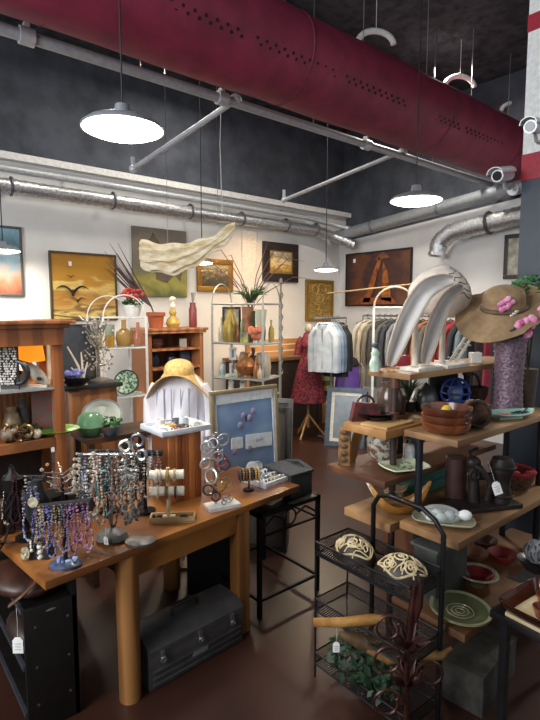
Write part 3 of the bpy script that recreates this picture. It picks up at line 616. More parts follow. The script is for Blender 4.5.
vase('blue_bowl', 'blue and brown glazed bowl under the green glass globe', Vector((1.22, 3.02, .93)), hollow([(0, 0), (.03, 0), (.065, .045), (.07, .06)]), M('#3d6480', .3, 0, '#6d4a38', 12), 'bowl')
# ================================================================ glass and iron etagere
fl = D(213, 400, 5.25); ER = math.radians(-65)
t = thing('glass_etagere', 'iron etagere with glass shelves, arched top and lattice side behind the framed print', 'shelf unit', (fl.x, fl.y, 0), ER)
EW, ED, EH = .58, .40, 1.77; EM = M('#b3b2ac', .4, .5)
for x in (0, EW):
    for y in (0, ED): part(t, 'post', MB().cyl((x, y, 0), (x, y, EH), .012, n=8), EM)
for z in (.3, .82, 1.0, 1.36, EH-.01):
    b = MB(); b.tube([(0, 0, z), (EW, 0, z), (EW, ED, z), (0, ED, z)], .009, True, 6); s_ = part(t, 'shelf_rail', b, EM)
    if z < 1.7: part(s_, 'glass_pane', MB().box((EW/2, ED/2, z+.01), (EW-.02, ED-.02, .008)), glass('#d5e0e0', .28))
b = MB(); [b.tube(arc((x, ED/2, EH), ED/2, 0, PI, 12, 'yz'), .007, n=6) for x in (0, EW)]; part(t, 'arch', b, EM)
b = MB(); b.cyl((EW, ED+.03, 0), (EW, ED+.03, 1.98), .01); b.ball((EW, ED+.03, 2.0), (.016, .016, .035))
for i in range(8):
    z = 1.0+i*.115
    for s in (-1, 1): b.tube([(EW, ED+.03, z), (EW+.005, ED+.03+s*.045, z+.05), (EW, ED+.03, z+.1)], .006, n=5)
part(t, 'lattice_finial', b, M('#8a8880', .5, .5))
em = Matrix.Translation((fl.x, fl.y, 0)) @ rot(0, 0, ER)
es = lambda x, y, z: em @ Vector((x, y, z))
Z1, Z2, Z3, Z0 = 1.374, 1.014, .664, 1.77
vase('gold_vase', 'tall gold bottle vase on the top glass shelf of the iron etagere', es(.16, .10, Z1), [(0, 0), (.075, 0), (.085, .1), (.07, .2), (.035, .27), (.03, .33), (.045, .35), (.02, .35), (0, .3)], M('#b39a4e', .4, .4, '#8a7638', 8))
vase('brown_vase', 'tall brown cylinder vase holding leaves on the iron etagere', es(.34, .14, Z1), [(0, 0), (.055, 0), (.06, .36), (.05, .36), (.045, .1), (0, .1)], M('#9a6a48', .5, 0, '#6d452c', 12))
vase('green_bottle', 'pale green glass bottle between the gold and brown vases', es(.25, .25, Z1), [(0, 0), (.05, 0), (.05, .2), (.02, .26), (.02, .33), (0, .33)], glass('#8fc0a8', .55))
vase('clear_vase', 'clear flared glass vase on top shelf corner of the iron etagere', es(.50, .12, Z1), hollow([(0, 0), (.04, 0), (.03, .04), (.045, .2), (.06, .33)]), glass('#dfe4d2', .4))
b = MB(); b.ball((0, 0, .06), (.06, .05, .06)); [b.ball((.05*math.cos(a), .05*math.sin(a), .07+U(0, .06)), .035, 7, 5) for a in (0, 1, 2, 3, 4, 5)]
solo('silk_flowers', b, M('#d88a6a', .7, 0, '#b35a40', 20), 'bunch of coral silk flowers at the edge of the top glass shelf', 'flowers', es(.47, .06, Z1+.02))
b = MB(); b.box((0, 0, .05), (.09, .09, .1), bev=.008); solo('tea_tin', b, M('#c7c35a', .4, 0, '#3f4a66', 9), 'small yellow and blue tin on the top glass shelf', 'tin', es(.37, .04, Z1), ER)
t = thing('brass_urn', 'ornate copper-coloured lidded pot on the middle glass shelf', 'pot', es(.33, .12, Z2), ER)
b = MB(); b.lathe([(0, 0), (.05, 0), (.04, .02), (.10, .07), (.11, .12), (.09, .15), (0, .15)], n=26, wob=.06, nw=12); part(t, 'body', b, M('#b5784a', .4, .4, '#8a532e', 30))
b = MB(); b.lathe([(.085, .15), (.06, .19), (.02, .21), (.025, .24), (0, .25)], n=26); part(t, 'lid', b, M('#b5784a', .4, .4))
b = MB(); [b.torus((s*.125, 0, .11), .03, .008, (PI/2, 0, 0), 14, 5) for s in (-1, 1)]; part(t, 'handle', b, M('#8a532e', .4, .4))
def frame_stand(p, w, h, lab, rz, cm, c2): 
    t = thing('framed_photo', lab, 'photo frame', p, rz)
    b = MB(); [b.box((x, 0, z), (a, .015, c)) for x, z, a, c in ((0, .012, w, .024), (0, h-.012, w, .024), (-w/2+.012, h/2, .024, h-.05), (w/2-.012, h/2, .024, h-.05))]; part(t, 'frame', b, M(cm, .5)); b = MB(); b.box((0, .003, h/2), (w-.04, .006, h-.04)); part(t, 'picture', b, M(c2, .4, 0, '#6d7680', 12)); return t
frame_stand(es(.06, .30, Z1), .2, .36, 'black framed picture at the back corner of the top glass shelf', CAMRZ, '#1a1715', '#b9ab90')
for i, z in enumerate((1.014, 1.16)): frame_stand(es(.15, .16, z+i*.02), .075, .13, ('small white frame on the middle glass shelf', 'small white frame stacked above another on the middle glass shelf')[i], CAMRZ, '#e8e6e0', '#7f97a8')
for x, y, r, c, lab in ((.22, .26, .055, '#6d4a52', 'dull mauve jar on the middle glass shelf'), (.42, .27, .06, '#5d4a3c', 'brown jar behind the copper pot'), (.52, .2, .05, '#8f9a90', 'grey-green jar on the middle glass shelf by the lattice')):
    vase('jar', lab, es(x, y, Z2), [(0, 0), (r*.8, 0), (r, .1), (r*.8, .2), (r*.6, .24), (0, .25)], M(c, .35, 0, '#b9a58d', 9))
for x, y, r, c, lab in ((.16, .1, .03, '#e4e2dc', 'white ceramic letter ornament on the bottom glass shelf in view'), (.3, .1, .035, '#c9c2b2', 'cream shell dish on the low glass shelf'), (.44, .12, .05, '#6d5a3f', 'dark wooden dish on the low glass shelf')):
    b = MB(); b.ball((0, 0, .06), (r, r, .06), 10, 8); b.torus((0, 0, .11), r*.8, .01, (PI/2, 0, 0), 14, 5); solo('shelf_ornament', b, M(c, .5), lab, 'ornament', es(x, y, .834), ER)
for x, y, z, k, c, lab in ((.06, .08, Z1, 1.0, '#c9c2a8', 'slim cream bottle beside the gold vase on the iron etagere'), (.27, .06, Z1, .7, '#7d4a3a', 'small rust bottle in front of the green bottle on the iron etagere'), (.44, .26, Z1, 1.2, '#4f5a3a', 'dark olive bottle at the back of the top glass shelf'), (.54, .28, Z1, .9, '#b8a050', 'mustard bottle next to the lattice on the top glass shelf'), (.10, .32, Z2, .8, '#4a5a6d', 'slate bottle at the back of the middle glass shelf'), (.46, .08, Z2, .8, '#a8683a', 'copper-brown bottle at the front of the middle glass shelf'), (.24, .08, Z2, .55, '#d9c9a0', 'short straw-coloured bottle beside the copper pot')):
    vase('bottle', lab, es(x, y, z), [(0, 0), (.03*k, 0), (.036*k, .08*k), (.03*k, .15*k), (.011*k, .19*k), (.012*k, .25*k), (0, .25*k)], M(c, .25, .1), 'bottle', 14)
b = MB(); b.ball((0, 0, .05), (.07, .05, .05), 12, 8); b.ball((.05, 0, .09), .03); b.tube([(-.06, 0, .05), (-.1, 0, .09), (-.11, 0, .14)], [.02, .014, .006]); solo('bird_figurine', b, M('#6d5a4a', .5, 0, '#a89678', 20), 'brown carved bird on the middle glass shelf by the copper pot', 'figurine', es(.16, .33, Z2), CAMRZ)
# palms and grasses on top
t = thing('palm_arrangement', 'green palm plant with long purple-brown fronds above the iron etagere', 'plant', es(.36, .16, Z1+.12))
b = MB(); b.lathe([(0, 0), (.05, 0), (.05, .2), (0, .2)], n=12); part(t, 'stem', b, M('#4d5a38', .7))
b = MB()
for i in range(46):
    a = U(0, 6.28); l = U(.12, .24); e = Vector((l*math.cos(a), l*math.sin(a), U(.05, .2)))
    b.tube([(0, 0, .28), Vector((0, 0, .34))+e*.5, Vector((0, 0, .30))+e], [.012, .014, .003], n=4, flat=.3)
part(t, 'leaves', b, M('#5d7a4a', .6, 0, '#3c5a30', 30))
b = MB(); rv = Vector((_rx, _ry, 0))
for i in range(11):
    s = [-.62, -.5, -.42, -.36, .25, .35, .45, .55, .3, -.28, .62][i]; h = [.62, .5, .72, .5, .8, .72, .55, .62, .5, .66, .4][i]
    q = rv*s; b.tube([(0, 0, .2), q*.25+Vector((0, 0, .45*h+.2)), q*.7+Vector((0, 0, .85*h+.2)), q*1.0+Vector((0, 0, .8*h+.2))], [.008, .014, .012, .003], n=5, flat=.35)
part(t, 'fronds', b, M('#7d5a55', .6, 0, '#5a3d40', 10), 'long purple-brown arching fronds')
# brass bamboo ornament on the bookcase side
p = D(207, 352, 5.6)
for x, y, k, c, lab in ((.32, .30, 1.3, '#6d4a3a', 'tall brown bottle at the back of the middle glass shelf'), (.40, .34, 1.0, '#8a8a6d', 'khaki bottle at the far back of the middle glass shelf'), (.52, .05, .6, '#c9b9a0', 'squat beige bottle at the outer corner of the middle glass shelf'), (.05, .12, .7, '#b9c9cc', 'ice-blue bottle at the near post of the middle glass shelf')):
    vase('bottle', lab, es(x, y, Z2), [(0, 0), (.035*k, 0), (.05*k, .07*k), (.035*k, .15*k), (.014*k, .17*k), (.016*k, .22*k), (0, .22*k)], M(c, .25, .1), 'bottle', 14)
t = thing('slatted_counter', 'honey wood counter with a slatted top edge and dark open front beyond the red dress', 'counter', (4.75, 5.5, 0))
for i in range(3): part(t, 'slat', MB().box((0, -.2, 1.10+.085*i), (1.5, .02, .07)), WD('#c9935a', '#a87440', 9, .5, (.12, 1, 1)))
part(t, 'body', MB().box((0, .05, .5), (1.5, .45, 1.0)), M('#33261f', .7)); part(t, 'top', MB().box((0, .05, 1.02), (1.56, .52, .04)), WD('#8a5f3a', '#6d4728', 9, .5, (.12, 1, 1)))
for x in (-.72, .72): part(t, 'post', MB().box((x, -.18, .65), (.05, .04, 1.3)), WD('#a87848', '#8a5d34', 9, .5, (1, 1, .12)))
# ================================================================ dress form, garments
def dress_form():
    p = Z(308, 436, 0)
    t = thing('dress_form', 'dress form on a pale wooden tripod wearing a red patterned dress', 'dress form', p, CAMRZ)
    b = MB(); b.lathe([(0, .95), (.09, .95), (.09, 1.0), (.06, 1.1), (.085, 1.22), (.06, 1.32), (.05, 1.38), (.045, 1.40), (.03, 1.42), (0, 1.42)], n=20, sx=1, sy=.7); b.ball((0, 0, 1.45), (.06, .06, .07)); part(t, 'torso', b, M('#a59c90', .7))
    b = MB(); b.cyl((0, 0, .12), (0, 0, .96), .018)
    for a in (0, 2.1, 4.2): b.tube([(0, 0, .3), (.14*math.cos(a), .14*math.sin(a), .12), (.24*math.cos(a), .24*math.sin(a), 0)], .015, n=6)
    part(t, 'tripod', b, M('#b98d58', .5))
    def dr(u, v):
        a = 2*PI*u; z = 1.40-.92*v
        r = .075+.075*min(1, v*6) if v < .17 else (.15-.035*math.sin((v-.17)/.25*PI) if v < .42 else .15+.15*((v-.42)/.58)**.8)
        r *= 1+(.07*math.sin(9*a)*max(0, (v-.42)) )
        return (r*math.cos(a)*.78, r*math.sin(a)*.7, z)
    b = MB(); b.sheet(dr, 40, 26, .004, True)
    for s in (-1, 1): b.tube([(s*.08, 0, 1.33), (s*.13, 0, 1.25), (s*.15, -.01, 1.10)], [.05, .05, .048], n=12)
    part(t, 'dress', b, M('#8a2f3c', .8, 0, '#4a1826', 38, contrast=(.45, .55)), 'dark red patterned dress with short sleeves')
    b = MB(); b.ball((.02, -.125, 1.22), .02); part(t, 'brooch', b, CREAM); 
dress_form()
HANG = {}
def garment(kind, p, rz, lab, col, group, col2=None, L=.72, w=.21, sl=.5, th=.055, ns=12, cat='garment', sr=.042, zip_=False, rough=.85):
    t = thing(kind, lab, cat, p, rz, group)
    b = MB(); b.tube(arc((0, 0, .03), .02, -.6, PI+.2, 8)+[Vector((-.0, 0, -.02))], .003, n=5); b.tube([(-w*.95, 0, -.08), (0, 0, -.015), (w*.95, 0, -.08)], .007, n=5); part(t, 'hanger', b, M('#2a2828', .4))
    ph = U(0, 6)
    def bd(u, v):
        a = 2*PI*u; z = -.03-L*v
        if v < .14: k = v/.14; hw = .06+(w-.06)*math.sin(k*PI/2); tt = th*(.5+.5*k); z = -.03-.07*k-L*.02*k
        else: k = (v-.14)/.86; hw = w*(1-.06*math.sin(k*PI)+.05*k); tt = th*(1+.25*k); z = -.10-L*.02-(L-.1)*k
        f = 1+.22*math.sin(5*a+ph+2*v)*min(1, v*2)
        return (hw*math.copysign(abs(math.cos(a))**.8, math.cos(a)), tt*f*math.sin(a), z)
    b = MB(); b.sheet(bd, 28, 14, 0, True); o = part(t, 'body', b, M(col, rough, 0, col2, ns, .3))
    if sl:
        for s in (-1, 1):
            b = MB(); b.tube([(s*(w-.04), 0, -.12), (s*(w+.015), 0, -.2), (s*(w+.035), .01, -.14-sl*.6), (s*(w+.03), .0, -.14-sl)], [sr, sr*1.04, sr*.9, sr*.76], n=10, flat=.8); part(t, 'sleeve', b, M(col, rough, 0, col2, ns, .3))
    b = MB(); b.tube(arc((0, 0, -.045), .06, 0, 2*PI, 14, 'xy')[:-1], .012, True, 6); part(t, 'collar', b, M(col, rough, 0, col2, ns, .3))
    if zip_: b = MB(); b.box((0, -th*1.15, -.36), (.014, .006, .5)); part(t, 'zip', b, M('#8d9094', .4, .6))
    return t
def rail(name, lab, a, c, z, first=0):
    a = Vector(a); c = Vector(c); t = thing(name, lab, 'clothes rack', (a.x, a.y, 0)); d = c-a
    ch = M('#a9abad', .3, .9)
    b = MB(); b.cyl((0, 0, z), (d.x, d.y, z), .013, n=10); part(t, 'bar', b, ch)
    nn = d.normalized().cross(Vector((0, 0, 1)))
    for q in (d*first, d):
        b = MB(); b.cyl(q, q+Vector((0, 0, z)), .013, n=10); part(t, 'upright', b, ch)
        b = MB(); b.cyl(q-nn*.22+Vector((0, 0, .03)), q+nn*.22+Vector((0, 0, .03)), .014, n=8); part(t, 'foot', b, ch)
    return t
# rail by the long wall: jackets
rail('clothes_rack', 'chrome clothes rack of denim jackets under the gold carved panel', (4.44, 4.5, 0), (5.02, 4.5, 0), 1.60, .55)
GA = 'garments on the rack under the carved panel'
gl = [('denim_jacket', '#c3ccd6', 'pale blue denim jacket, first on the rack under the carved panel', '#a9b5c2'), ('denim_jacket', '#b5c2d0', 'light blue denim jacket, second on the rack under the carved panel', '#98a9ba'), ('denim_jacket', '#8fa3ba', 'mid-blue denim jacket, third on the rack under the carved panel', '#7086a0'), ('jacket', '#6d7f94', 'slate blue jacket between the denim and black jackets', '#56687c'), ('jacket', '#2a2c31', 'black jacket closing the row under the carved panel', '#1b1c20'), ('jacket', '#1e2024', 'black coat last on the rack, next to the partition wall corner', '#121317')]
for i, (k, c, lab, c2) in enumerate(gl):
    garment(k, (4.61+i*.055, 4.5, 1.575), -1.12+U(-.02, .02), lab, c, GA, c2, L=.64 if i < 4 else .72, w=.135, sl=.52, th=.045 if i == 0 else .024, sr=.05 if i == 0 else .032, zip_=(k == 'denim_jacket'), cat='jacket')
# rail along the partition wall
rail('clothes_rack', 'long chrome clothes rack along the partition wall below the bridge painting', (5.78, 4.85, 0), (5.78, 2.35, 0), 1.62)
GB = 'garments on the rack along the partition wall'
cl = [('coat', '#d9d2c4', 'cream coat'), ('coat', '#d6cdbb', 'sand-white coat'), ('coat', '#8f887c', 'stone grey coat'), ('coat', '#55544f', 'charcoal coat'), ('coat', '#6a6a68', 'mid-grey coat'), ('coat', '#4a4c52', 'slate coat'), ('shirt', '#8a8f96', 'steel grey shirt'), ('shirt', '#8d5a44', 'rust shirt'), ('shirt', '#a8543a', 'terracotta shirt'), ('shirt', '#5d4a40', 'dark brown shirt'), ('shirt', '#c07a50', 'orange-brown shirt'), ('shirt', '#6d6a66', 'grey patterned shirt'), ('blouse', '#e3ddd4', 'ivory blouse'), ('blouse', '#9a3a3f', 'brick red blouse'), ('blouse', '#b5454a', 'bright red blouse'), ('blouse', '#3a3d44', 'dark grey blouse'), ('blouse', '#7d8a94', 'blue-grey blouse'), ('dress', '#1f1e22', 'plain black dress'), ('dress', '#3b2a30', 'black cherry dress'), ('dress', '#8d2f3f', 'crimson dress'), ('dress', '#26282e', 'black dress with faint sheen'), ('dress', '#2d333f', 'midnight blue dress'), ('dress', '#1b1b1d', 'jet black dress'), ('dress', '#454048', 'plum grey dress')]
for i, (k, c, nm) in enumerate(cl):
    y = 4.75-i*.1
    where = 'hanging near the room corner' if i < 6 else 'hanging under the bridge painting' if i < 12 else 'hanging behind the wing sculptures' if i < 18 else 'hanging behind the tan hat'
    garment(k, (5.78, y, 1.595), -.38+U(-.04, .04), nm+' '+where+' on the long rack', c, GB, L=.95 if i < 6 else .6 if i < 17 else .95, w=.2, sl=.5 if i < 17 else 0, th=.031, cat=k)
# small white arched frame in front of the long rack
t = thing('arched_frame_rack', 'white metal frame with an arched top in front of the long clothes rack', 'rack', (D(374, 300, 4.7).x, D(374, 300, 4.7).y, 0), CAMRZ)
fw_ = 35/510*4.7; b = MB(); [b.cyl((x, 0, 0), (x, 0, 1.72), .012) for x in (0, fw_+.06)]; b.cyl((0, 0, 1.72), (fw_+.06, 0, 1.72), .01); part(t, 'frame', b, WM)
b = MB(); b.tube(arc((fw_/2+.03, 0, 1.72), fw_/2+.03, 0, PI, 12), .009, n=6); part(t, 'arch', b, M('#b9a58a', .5))
b = MB(); b.cyl((-.40, .3, 1.86), (fw_+.1, .3, 1.95), .008); part(t, 'pole', b, M('#9a8058', .6))
b = MB(); [b.cyl((x, -.18, .012), (x, .18, .012), .012) for x in (0, fw_+.06)]; part(t, 'foot', b, WM)
# striped and purple cloth
t = thing('striped_blanket', 'green and brown striped blanket hanging over a stand beside the red dress', 'blanket', D(325, 378, 7.0), CAMRZ)
t.location.z = .42
for i in range(7):
    b = MB(); b.sheet(lambda u, v: (-.09+.20*u, .02*math.sin(9*u), .52-(i+v)*.07), 12, 2, .006); part(t, 'stripe', b, M(['#8d8f4a', '#3a3430', '#a8a86a', '#5d5a38', '#b0a04a', '#38302c', '#7d8048'][i], .9))
b = MB(); b.tube([(-.1, .03, .52), (.12, .03, .52)], .01); [b.cyl((x, .03, -.42), (x, .03, .52), .01) for x in (-.095, .115)]; part(t, 'stand', b, DKWOOD)
t = thing('purple_gown', 'bright purple gown with a black lace top on a stand behind the leaning frames', 'gown', D(347, 420, 7.05), CAMRZ); t.location.z = -.06
def gw(u, v):
    a = 2*PI*u; r = (.13 if v < .2 else .13+.05*(v-.2)/.8)*(1+.10*math.sin(9*a)*v)
    return (r*math.cos(a)*1.2, r*math.sin(a)*.7, 1.0-.75*v)
b = MB(); b.sheet(gw, 36, 14, .004, True); part(t, 'skirt', b, M('#7d5ab8', .7, 0, '#6546a0', 6))
b = MB(); b.lathe([(0, 1.12), (.06, 1.12), (.13, 1.08), (.16, 1.0), (.15, .98), (0, .98)], n=18, sy=.7, wob=.1, nw=9); part(t, 'lace_top', b, M('#1b181c', .8, 0, '#3a3038', 40))
b = MB(); b.cyl((0, 0, .06), (0, 0, 1.0), .018); b.lathe([(0, .06), (.17, .06), (.17, .075), (0, .08)], n=18); part(t, 'stand', b, IRON)
# ================================================================ frames leaning on the floor in the aisle
def lean_frame(name, lab, p, w, h, fw, fm, pm_, rz, lean=.16, mat=None):
    t = thing('framed_picture', lab, 'picture frame', p, rz); m = rot(-lean, 0, 0)
    b = MB(); [b.box((x, 0, z), (a, .03, c)) for x, z, a, c in ((0, fw/2, w, fw), (0, h-fw/2, w, fw), (-w/2+fw/2, h/2, fw, h-2*fw), (w/2-fw/2, h/2, fw, h-2*fw))]; b.xform(m); part(t, 'frame', b, fm)
    b = MB(); b.box((0, .006, h/2), (w-1.9*fw, .012, h-1.9*fw)); b.xform(m); part(t, 'picture', b, pm_)
    if mat:
        b = MB(); q = fw; [b.box((x, -.003, z), (a, .006, c)) for x, z, a, c in ((0, q+mat/2, w-2*q, mat), (0, h-q-mat/2, w-2*q, mat), (-w/2+q+mat/2, h/2, mat, h-2*q-2*mat), (w/2-q-mat/2, h/2, mat, h-2*q-2*mat))]; b.xform(m); part(t, 'mat_board', b, M('#d9d6cf', .8))
    return t
q_ = Z(344, 447, 0)
lean_frame('leaning_frame', 'large blue-grey picture frame leaning in the aisle behind the tall crate', Vector((q_.x, q_.y, 0)), .5, .74, .06, M('#4d5f72', .5, 0, '#3d4d5e', 20), M('#8794a0', .3, 0, '#6d7883', 5), CAMRZ-.35, .2, .04)
lean_frame('leaning_frame', 'dark picture frame leaning behind the blue-grey one', Vector((q_.x+.22, q_.y+.16, 0)), .5, .66, .05, M('#2c2a2a', .5), M('#5d6670', .3, 0, '#48505a', 5), CAMRZ-.35, .2)
# ================================================================ the jewelry table
TA = math.radians(6.6); TO = Vector((.507, 1.912, 0)); TZ = .70; TL, TD = 1.45, .72
tm = Matrix.Translation(TO) @ rot(0, 0, TA)
def tp(u, v, z=TZ): return tm @ Vector((u, v, z))
t = thing('jewelry_table', 'honey-coloured wooden table with one round log leg, covered in jewelry', 'table', TO, TA)
PINE = WD('#98622f', '#6f421b', 9, .36, (.12, 1, 1), coat=.25); PINEV = WD('#98693a', '#754b25', 9, .45, (1, 1, .12))
part(t, 'tabletop', MB().box((TL/2, TD/2, TZ-.0175), (TL, TD, .035), bev=.004), PINE)
b = MB(); b.cyl((.365, .05, 0), (.365, .05, TZ-.035), .047, .050, n=24); part(t, 'leg', b, PINEV, 'round log leg')
for u, v in ((1.02, .045), (.365, .66), (1.02, .66)): part(t, 'leg', MB().box((u, v, (TZ-.035)/2), (.075, .075, TZ-.035), bev=.006), PINEV)
part(t, 'apron', MB().box((.69, .045, .605), (.6, .03, .10)), PINE)
part(t, 'apron', MB().box((.69, .66, .605), (.6, .03, .10)), PINE)
for u in (.365, 1.02): part(t, 'side_apron', MB().box((u, .35, .605), (.03, .54, .10)), PINE)
def tz(px, py): return Z(px, py, TZ)
def tagmesh(w=.022, h=.036):
    b = MB(); b.prism([(-w/2, 0), (w/2, 0), (w/2, h*.8), (w*.25, h), (-w*.25, h), (-w/2, h*.8)], 0, .0015, rot(PI/2, 0, 0)); return b
def scribble(w=.022, h=.036):
    b = MB()
    for i in range(3): b.tube([(x*w*.3/3, -.0022, h*(.6-.18*i)+U(-.001, .001)) for x in range(-3, 4)], .0007, n=4)
    return b
def price_tag(p, rz, lab, k=1, tilt=0, string=.03):
    t = thing('price_tag', lab, 'price tag', p, rz)
    m = rot(tilt, 0, 0)@Matrix.Translation((0, 0, -.036*k)) 
    b = tagmesh(.022*k, .036*k); b.xform(m); part(t, 'paper', b, PAPER)
    b = scribble(.022*k, .036*k); b.xform(m); part(t, 'ink_marks', b, M('#3d4148', .8))
    b = MB(); b.tube([(0, 0, -.002), (.002, 0, string*.6), (0, .002, string)], .0008, n=4); part(t, 'string', b, M('#d8d4cc', .8)); return t
NL = []
def dim(h, k=.74): h = h.lstrip('#'); return '#'+''.join('%02x' % int(int(h[i:i+2], 16)*k) for i in (0, 2, 4))
def necklace(p, rz, lab, col, drop=.2, wid=.05, r=.005, col2=None, n=None, pend=None, rough=.3, metal=0, grp=None, irr=.35):
    r *= .86; col = dim(col); col2 = dim(col2, .9) if col2 else None; pz = U(0, 6)
    b = MB(); n = n or int(2*drop/(r*2.0))
    for i in range(n):
        a = i/n; s = math.sin(PI*a)
        x = wid/2*math.sin(2*PI*a)*(.35+.65*s)+.004*math.sin(a*17+pz)+U(-.002, .002); z = -drop*s**1.15 if True else 0
        q = r*(1+U(-irr, irr)); b.ball((x, U(-.002, .002)-r*.6, z), q, 6, 4)
    mt = M(col, rough, metal, col2, 60 if col2 else 30, contrast=(.46, .54))
    if not pend: return solo('necklace', b, mt, lab, 'necklace', p, rz, grp)
    t = thing('necklace', lab, 'necklace', p, rz, grp); part(t, 'bead_strand', b, mt)
    b = MB(); k = pend[1]
    if pend[0] == 'disc': b.lathe([(0, -.003), (k, -.003), (k, .003), (0, .003)], n=16, m=Matrix.Translation((0, -.008, -drop-k*.8))@rot(PI/2, 0, 0))
    elif pend[0] == 'drop': b.ball((0, -.006, -drop-k), (k*.6, k*.35, k), 10, 8)
    else: [b.ball((0, -.006, -drop-k*(1+1.9*i)), k, 8, 6) for i in range(3)]
    part(t, 'pendant', b, M(pend[2], .3, pend[3] if len(pend) > 3 else 0, None, 40, .3)); return t
# --- scroll iron dress-form stand
p = tz(15, 541); 
t = thing('necklace_stand', 'black iron spiral dress-form necklace stand with scrolled feet at the table end', 'jewelry stand', p, CAMRZ)
b = MB()
for a in (.3, 2.4, 4.5):
    pts = [(0, 0, .07)]+[(.075*k*math.cos(a), .075*k*math.sin(a), .07-.06*k+.02*math.sin(k*PI)) for k in (.3, .6, .9)]
    pts += [(math.cos(a)*(.085+.016*math.sin(w)), math.sin(a)*(.085+.016*math.sin(w)), .018+.014*(1-math.cos(w))*.8-.013) for w in (.4, 1.3, 2.2, 3.1, 4, 4.9)]
    b.tube(pts, .0042, n=6)
b.torus((0, 0, .02), .06, .0035, n=24); part(t, 'scroll_base', b, IRON)
b = MB(); b.cyl((0, 0, .05), (0, 0, .34), .006)
b.lathe([(0, .08), (.026, .085), (.038, .13), (.022, .19), (.04, .25), (.045, .28), (.015, .31), (.012, .33), (0, .335)], n=18, sy=.7); 
for k in range(9):
    b.tube([((.026+.012*math.sin(zz*14+1))*math.cos(k*.7+zz*16)*1.05, (.026+.012*math.sin(zz*14+1))*.75*math.sin(k*.7+zz*16), .09+zz) for zz in [i*.012 for i in range(13)]], .003, n=5)
part(t, 'body_form', b, IRON)
necklace(p+Vector((0, 0, .305))+RT*.025-Vector((_fx, _fy, 0))*.03, CAMRZ, 'strand of dark garnet beads on the iron spiral form', '#5d2a33', .21, .045, .0045)
# --- black bust with lapis jewelry
p = tz(40, 556)
t = thing('necklace_bust', 'small black velvet necklace bust on a black block at the table end', 'jewelry stand', p, CAMRZ)
part(t, 'base_block', MB().box((0, 0, .024), (.10, .07, .048), bev=.006), M('#1d1c1e', .6))
b = MB(); b.lathe([(0, .048), (.018, .048), (.02, .10), (.048, .17), (.055, .23), (.03, .28), (.02, .32), (0, .325)], n=18, sy=.6); part(t, 'bust', b, M('#141318', .9))
fr = -Vector((_fx, _fy, 0))
def at(p, dx, dz, f=.04): return Vector(p)+RT*dx+Vector((0, 0, dz))+fr*f
necklace(at(p, -.01, .315), CAMRZ, 'lapis blue and silver bead necklace with a long pearly tail on the black bust', '#4a52a0', .23, .08, .0052, '#c9ccd8', pend=('beads', .008, '#e6e0d4'))
necklace(at(p, .0, .325, .046), CAMRZ, 'string of large silver grey beads high on the black bust', '#9aa0a6', .075, .07, .009, '#55595f', metal=.5)
necklace(at(p, .02, .30, .05), CAMRZ, 'violet bead strand on the side of the black bust', '#5a4690', .19, .04, .0048, '#8d84c4')
b = MB(); b.lathe([(0, -.004), (.02, -.004), (.022, 0), (.02, .004), (0, .004)], n=20, m=rot(PI/2, 0, 0)); solo('brooch', b, M('#c9c0a2', .4, 0, '#7d7660', 60), 'oval cream cameo brooch pinned to the black bust', 'brooch', at(p, .012, .25, .062), CAMRZ)
b = MB(); b.lathe([(0, -.003), (.018, -.003), (.019, 0), (.018, .003), (0, .003)], n=20, sy=1.5, m=rot(PI/2, 0, 0)); b.torus((0, -.004, .0), .008, .003, (PI/2, 0, 0), 14, 5); solo('pendant', b, M('#d6cba6', .5, 0, '#4a4438', 50), 'pale carved violin-shaped pendant leaning on the black block', 'pendant', at(p, -.035, .036, .05), CAMRZ)
b = MB(); b.lathe([(0, .0), (.013, 0), (.013, .1), (0, .1)], n=10); b.ball((0, 0, .105), .018)
# --- T-bar with the blue stone base
p = tz(66, 566)
t = thing('necklace_stand', 'black T-bar necklace stand on an oval base set with blue stones', 'jewelry stand', p, CAMRZ)
b = MB(); b.lathe([(0, 0), (.062, 0), (.064, .012), (.045, .024), (0, .03)], n=26, sy=.7); part(t, 'base', b, M('#2d3340', .3, 0, '#4a5674', 30, .4))
b = MB(); [b.ball((.045*math.cos(a)*U(.5, 1), .03*math.sin(a)*U(.5, 1), .028), (U(.007, .012), U(.006, .009), .007), 7, 5, rz=U(0, 3)) for a in [i*.42 for i in range(15)]]; part(t, 'blue_stones', b, M('#3c568e', .25, 0, '#9aa8c8', 50))
b = MB(); b.cyl((0, 0, .02), (0, 0, .23), .008); part(t, 'post', b, BLACK)
b = MB(); b.cyl((-.095, 0, .225), (.11, 0, .25), .026, n=14); part(t, 'cross_bar', b, M('#17161b', .9), 'thick black velvet cross bar')
for i, (dx, c, c2, dr, r, pd, lab) in enumerate([
    (-.07, '#c8a27c', '#e8dcc8', .115, .006, ('beads', .011, '#e9dfcf'), 'tan bead necklace ending in three big pearls on the blue-stone stand'),
    (-.045, '#3f4a9c', '#8d92d0', .13, .005, None, 'cobalt blue bead necklace on the blue-stone stand'),
    (-.02, '#b8863a', '#e0c68a', .12, .005, None, 'amber and gold bead necklace on the blue-stone stand'),
    (.005, '#b9bcc4', '#80848c', .15, .004, None, 'fine silver chain loop hanging at the middle of the blue-stone stand'),
    (.03, '#7a4f8a', '#c09ac8', .13, .005, None, 'purple amethyst bead necklace on the blue-stone stand'),
    (.052, '#9a4a7c', '#c98ab0', .12, .0055, None, 'magenta chip bead necklace on the blue-stone stand'),
    (.072, '#5d2f58', '#a06a98', .14, .005, None, 'dark plum bead necklace at the bar end of the blue-stone stand')]):
    necklace(at(p, dx*1.2, .258+.1*dx, .028+.003*(i % 2)), CAMRZ, lab, c, dr*1.25, .036, r, c2, pend=pd)
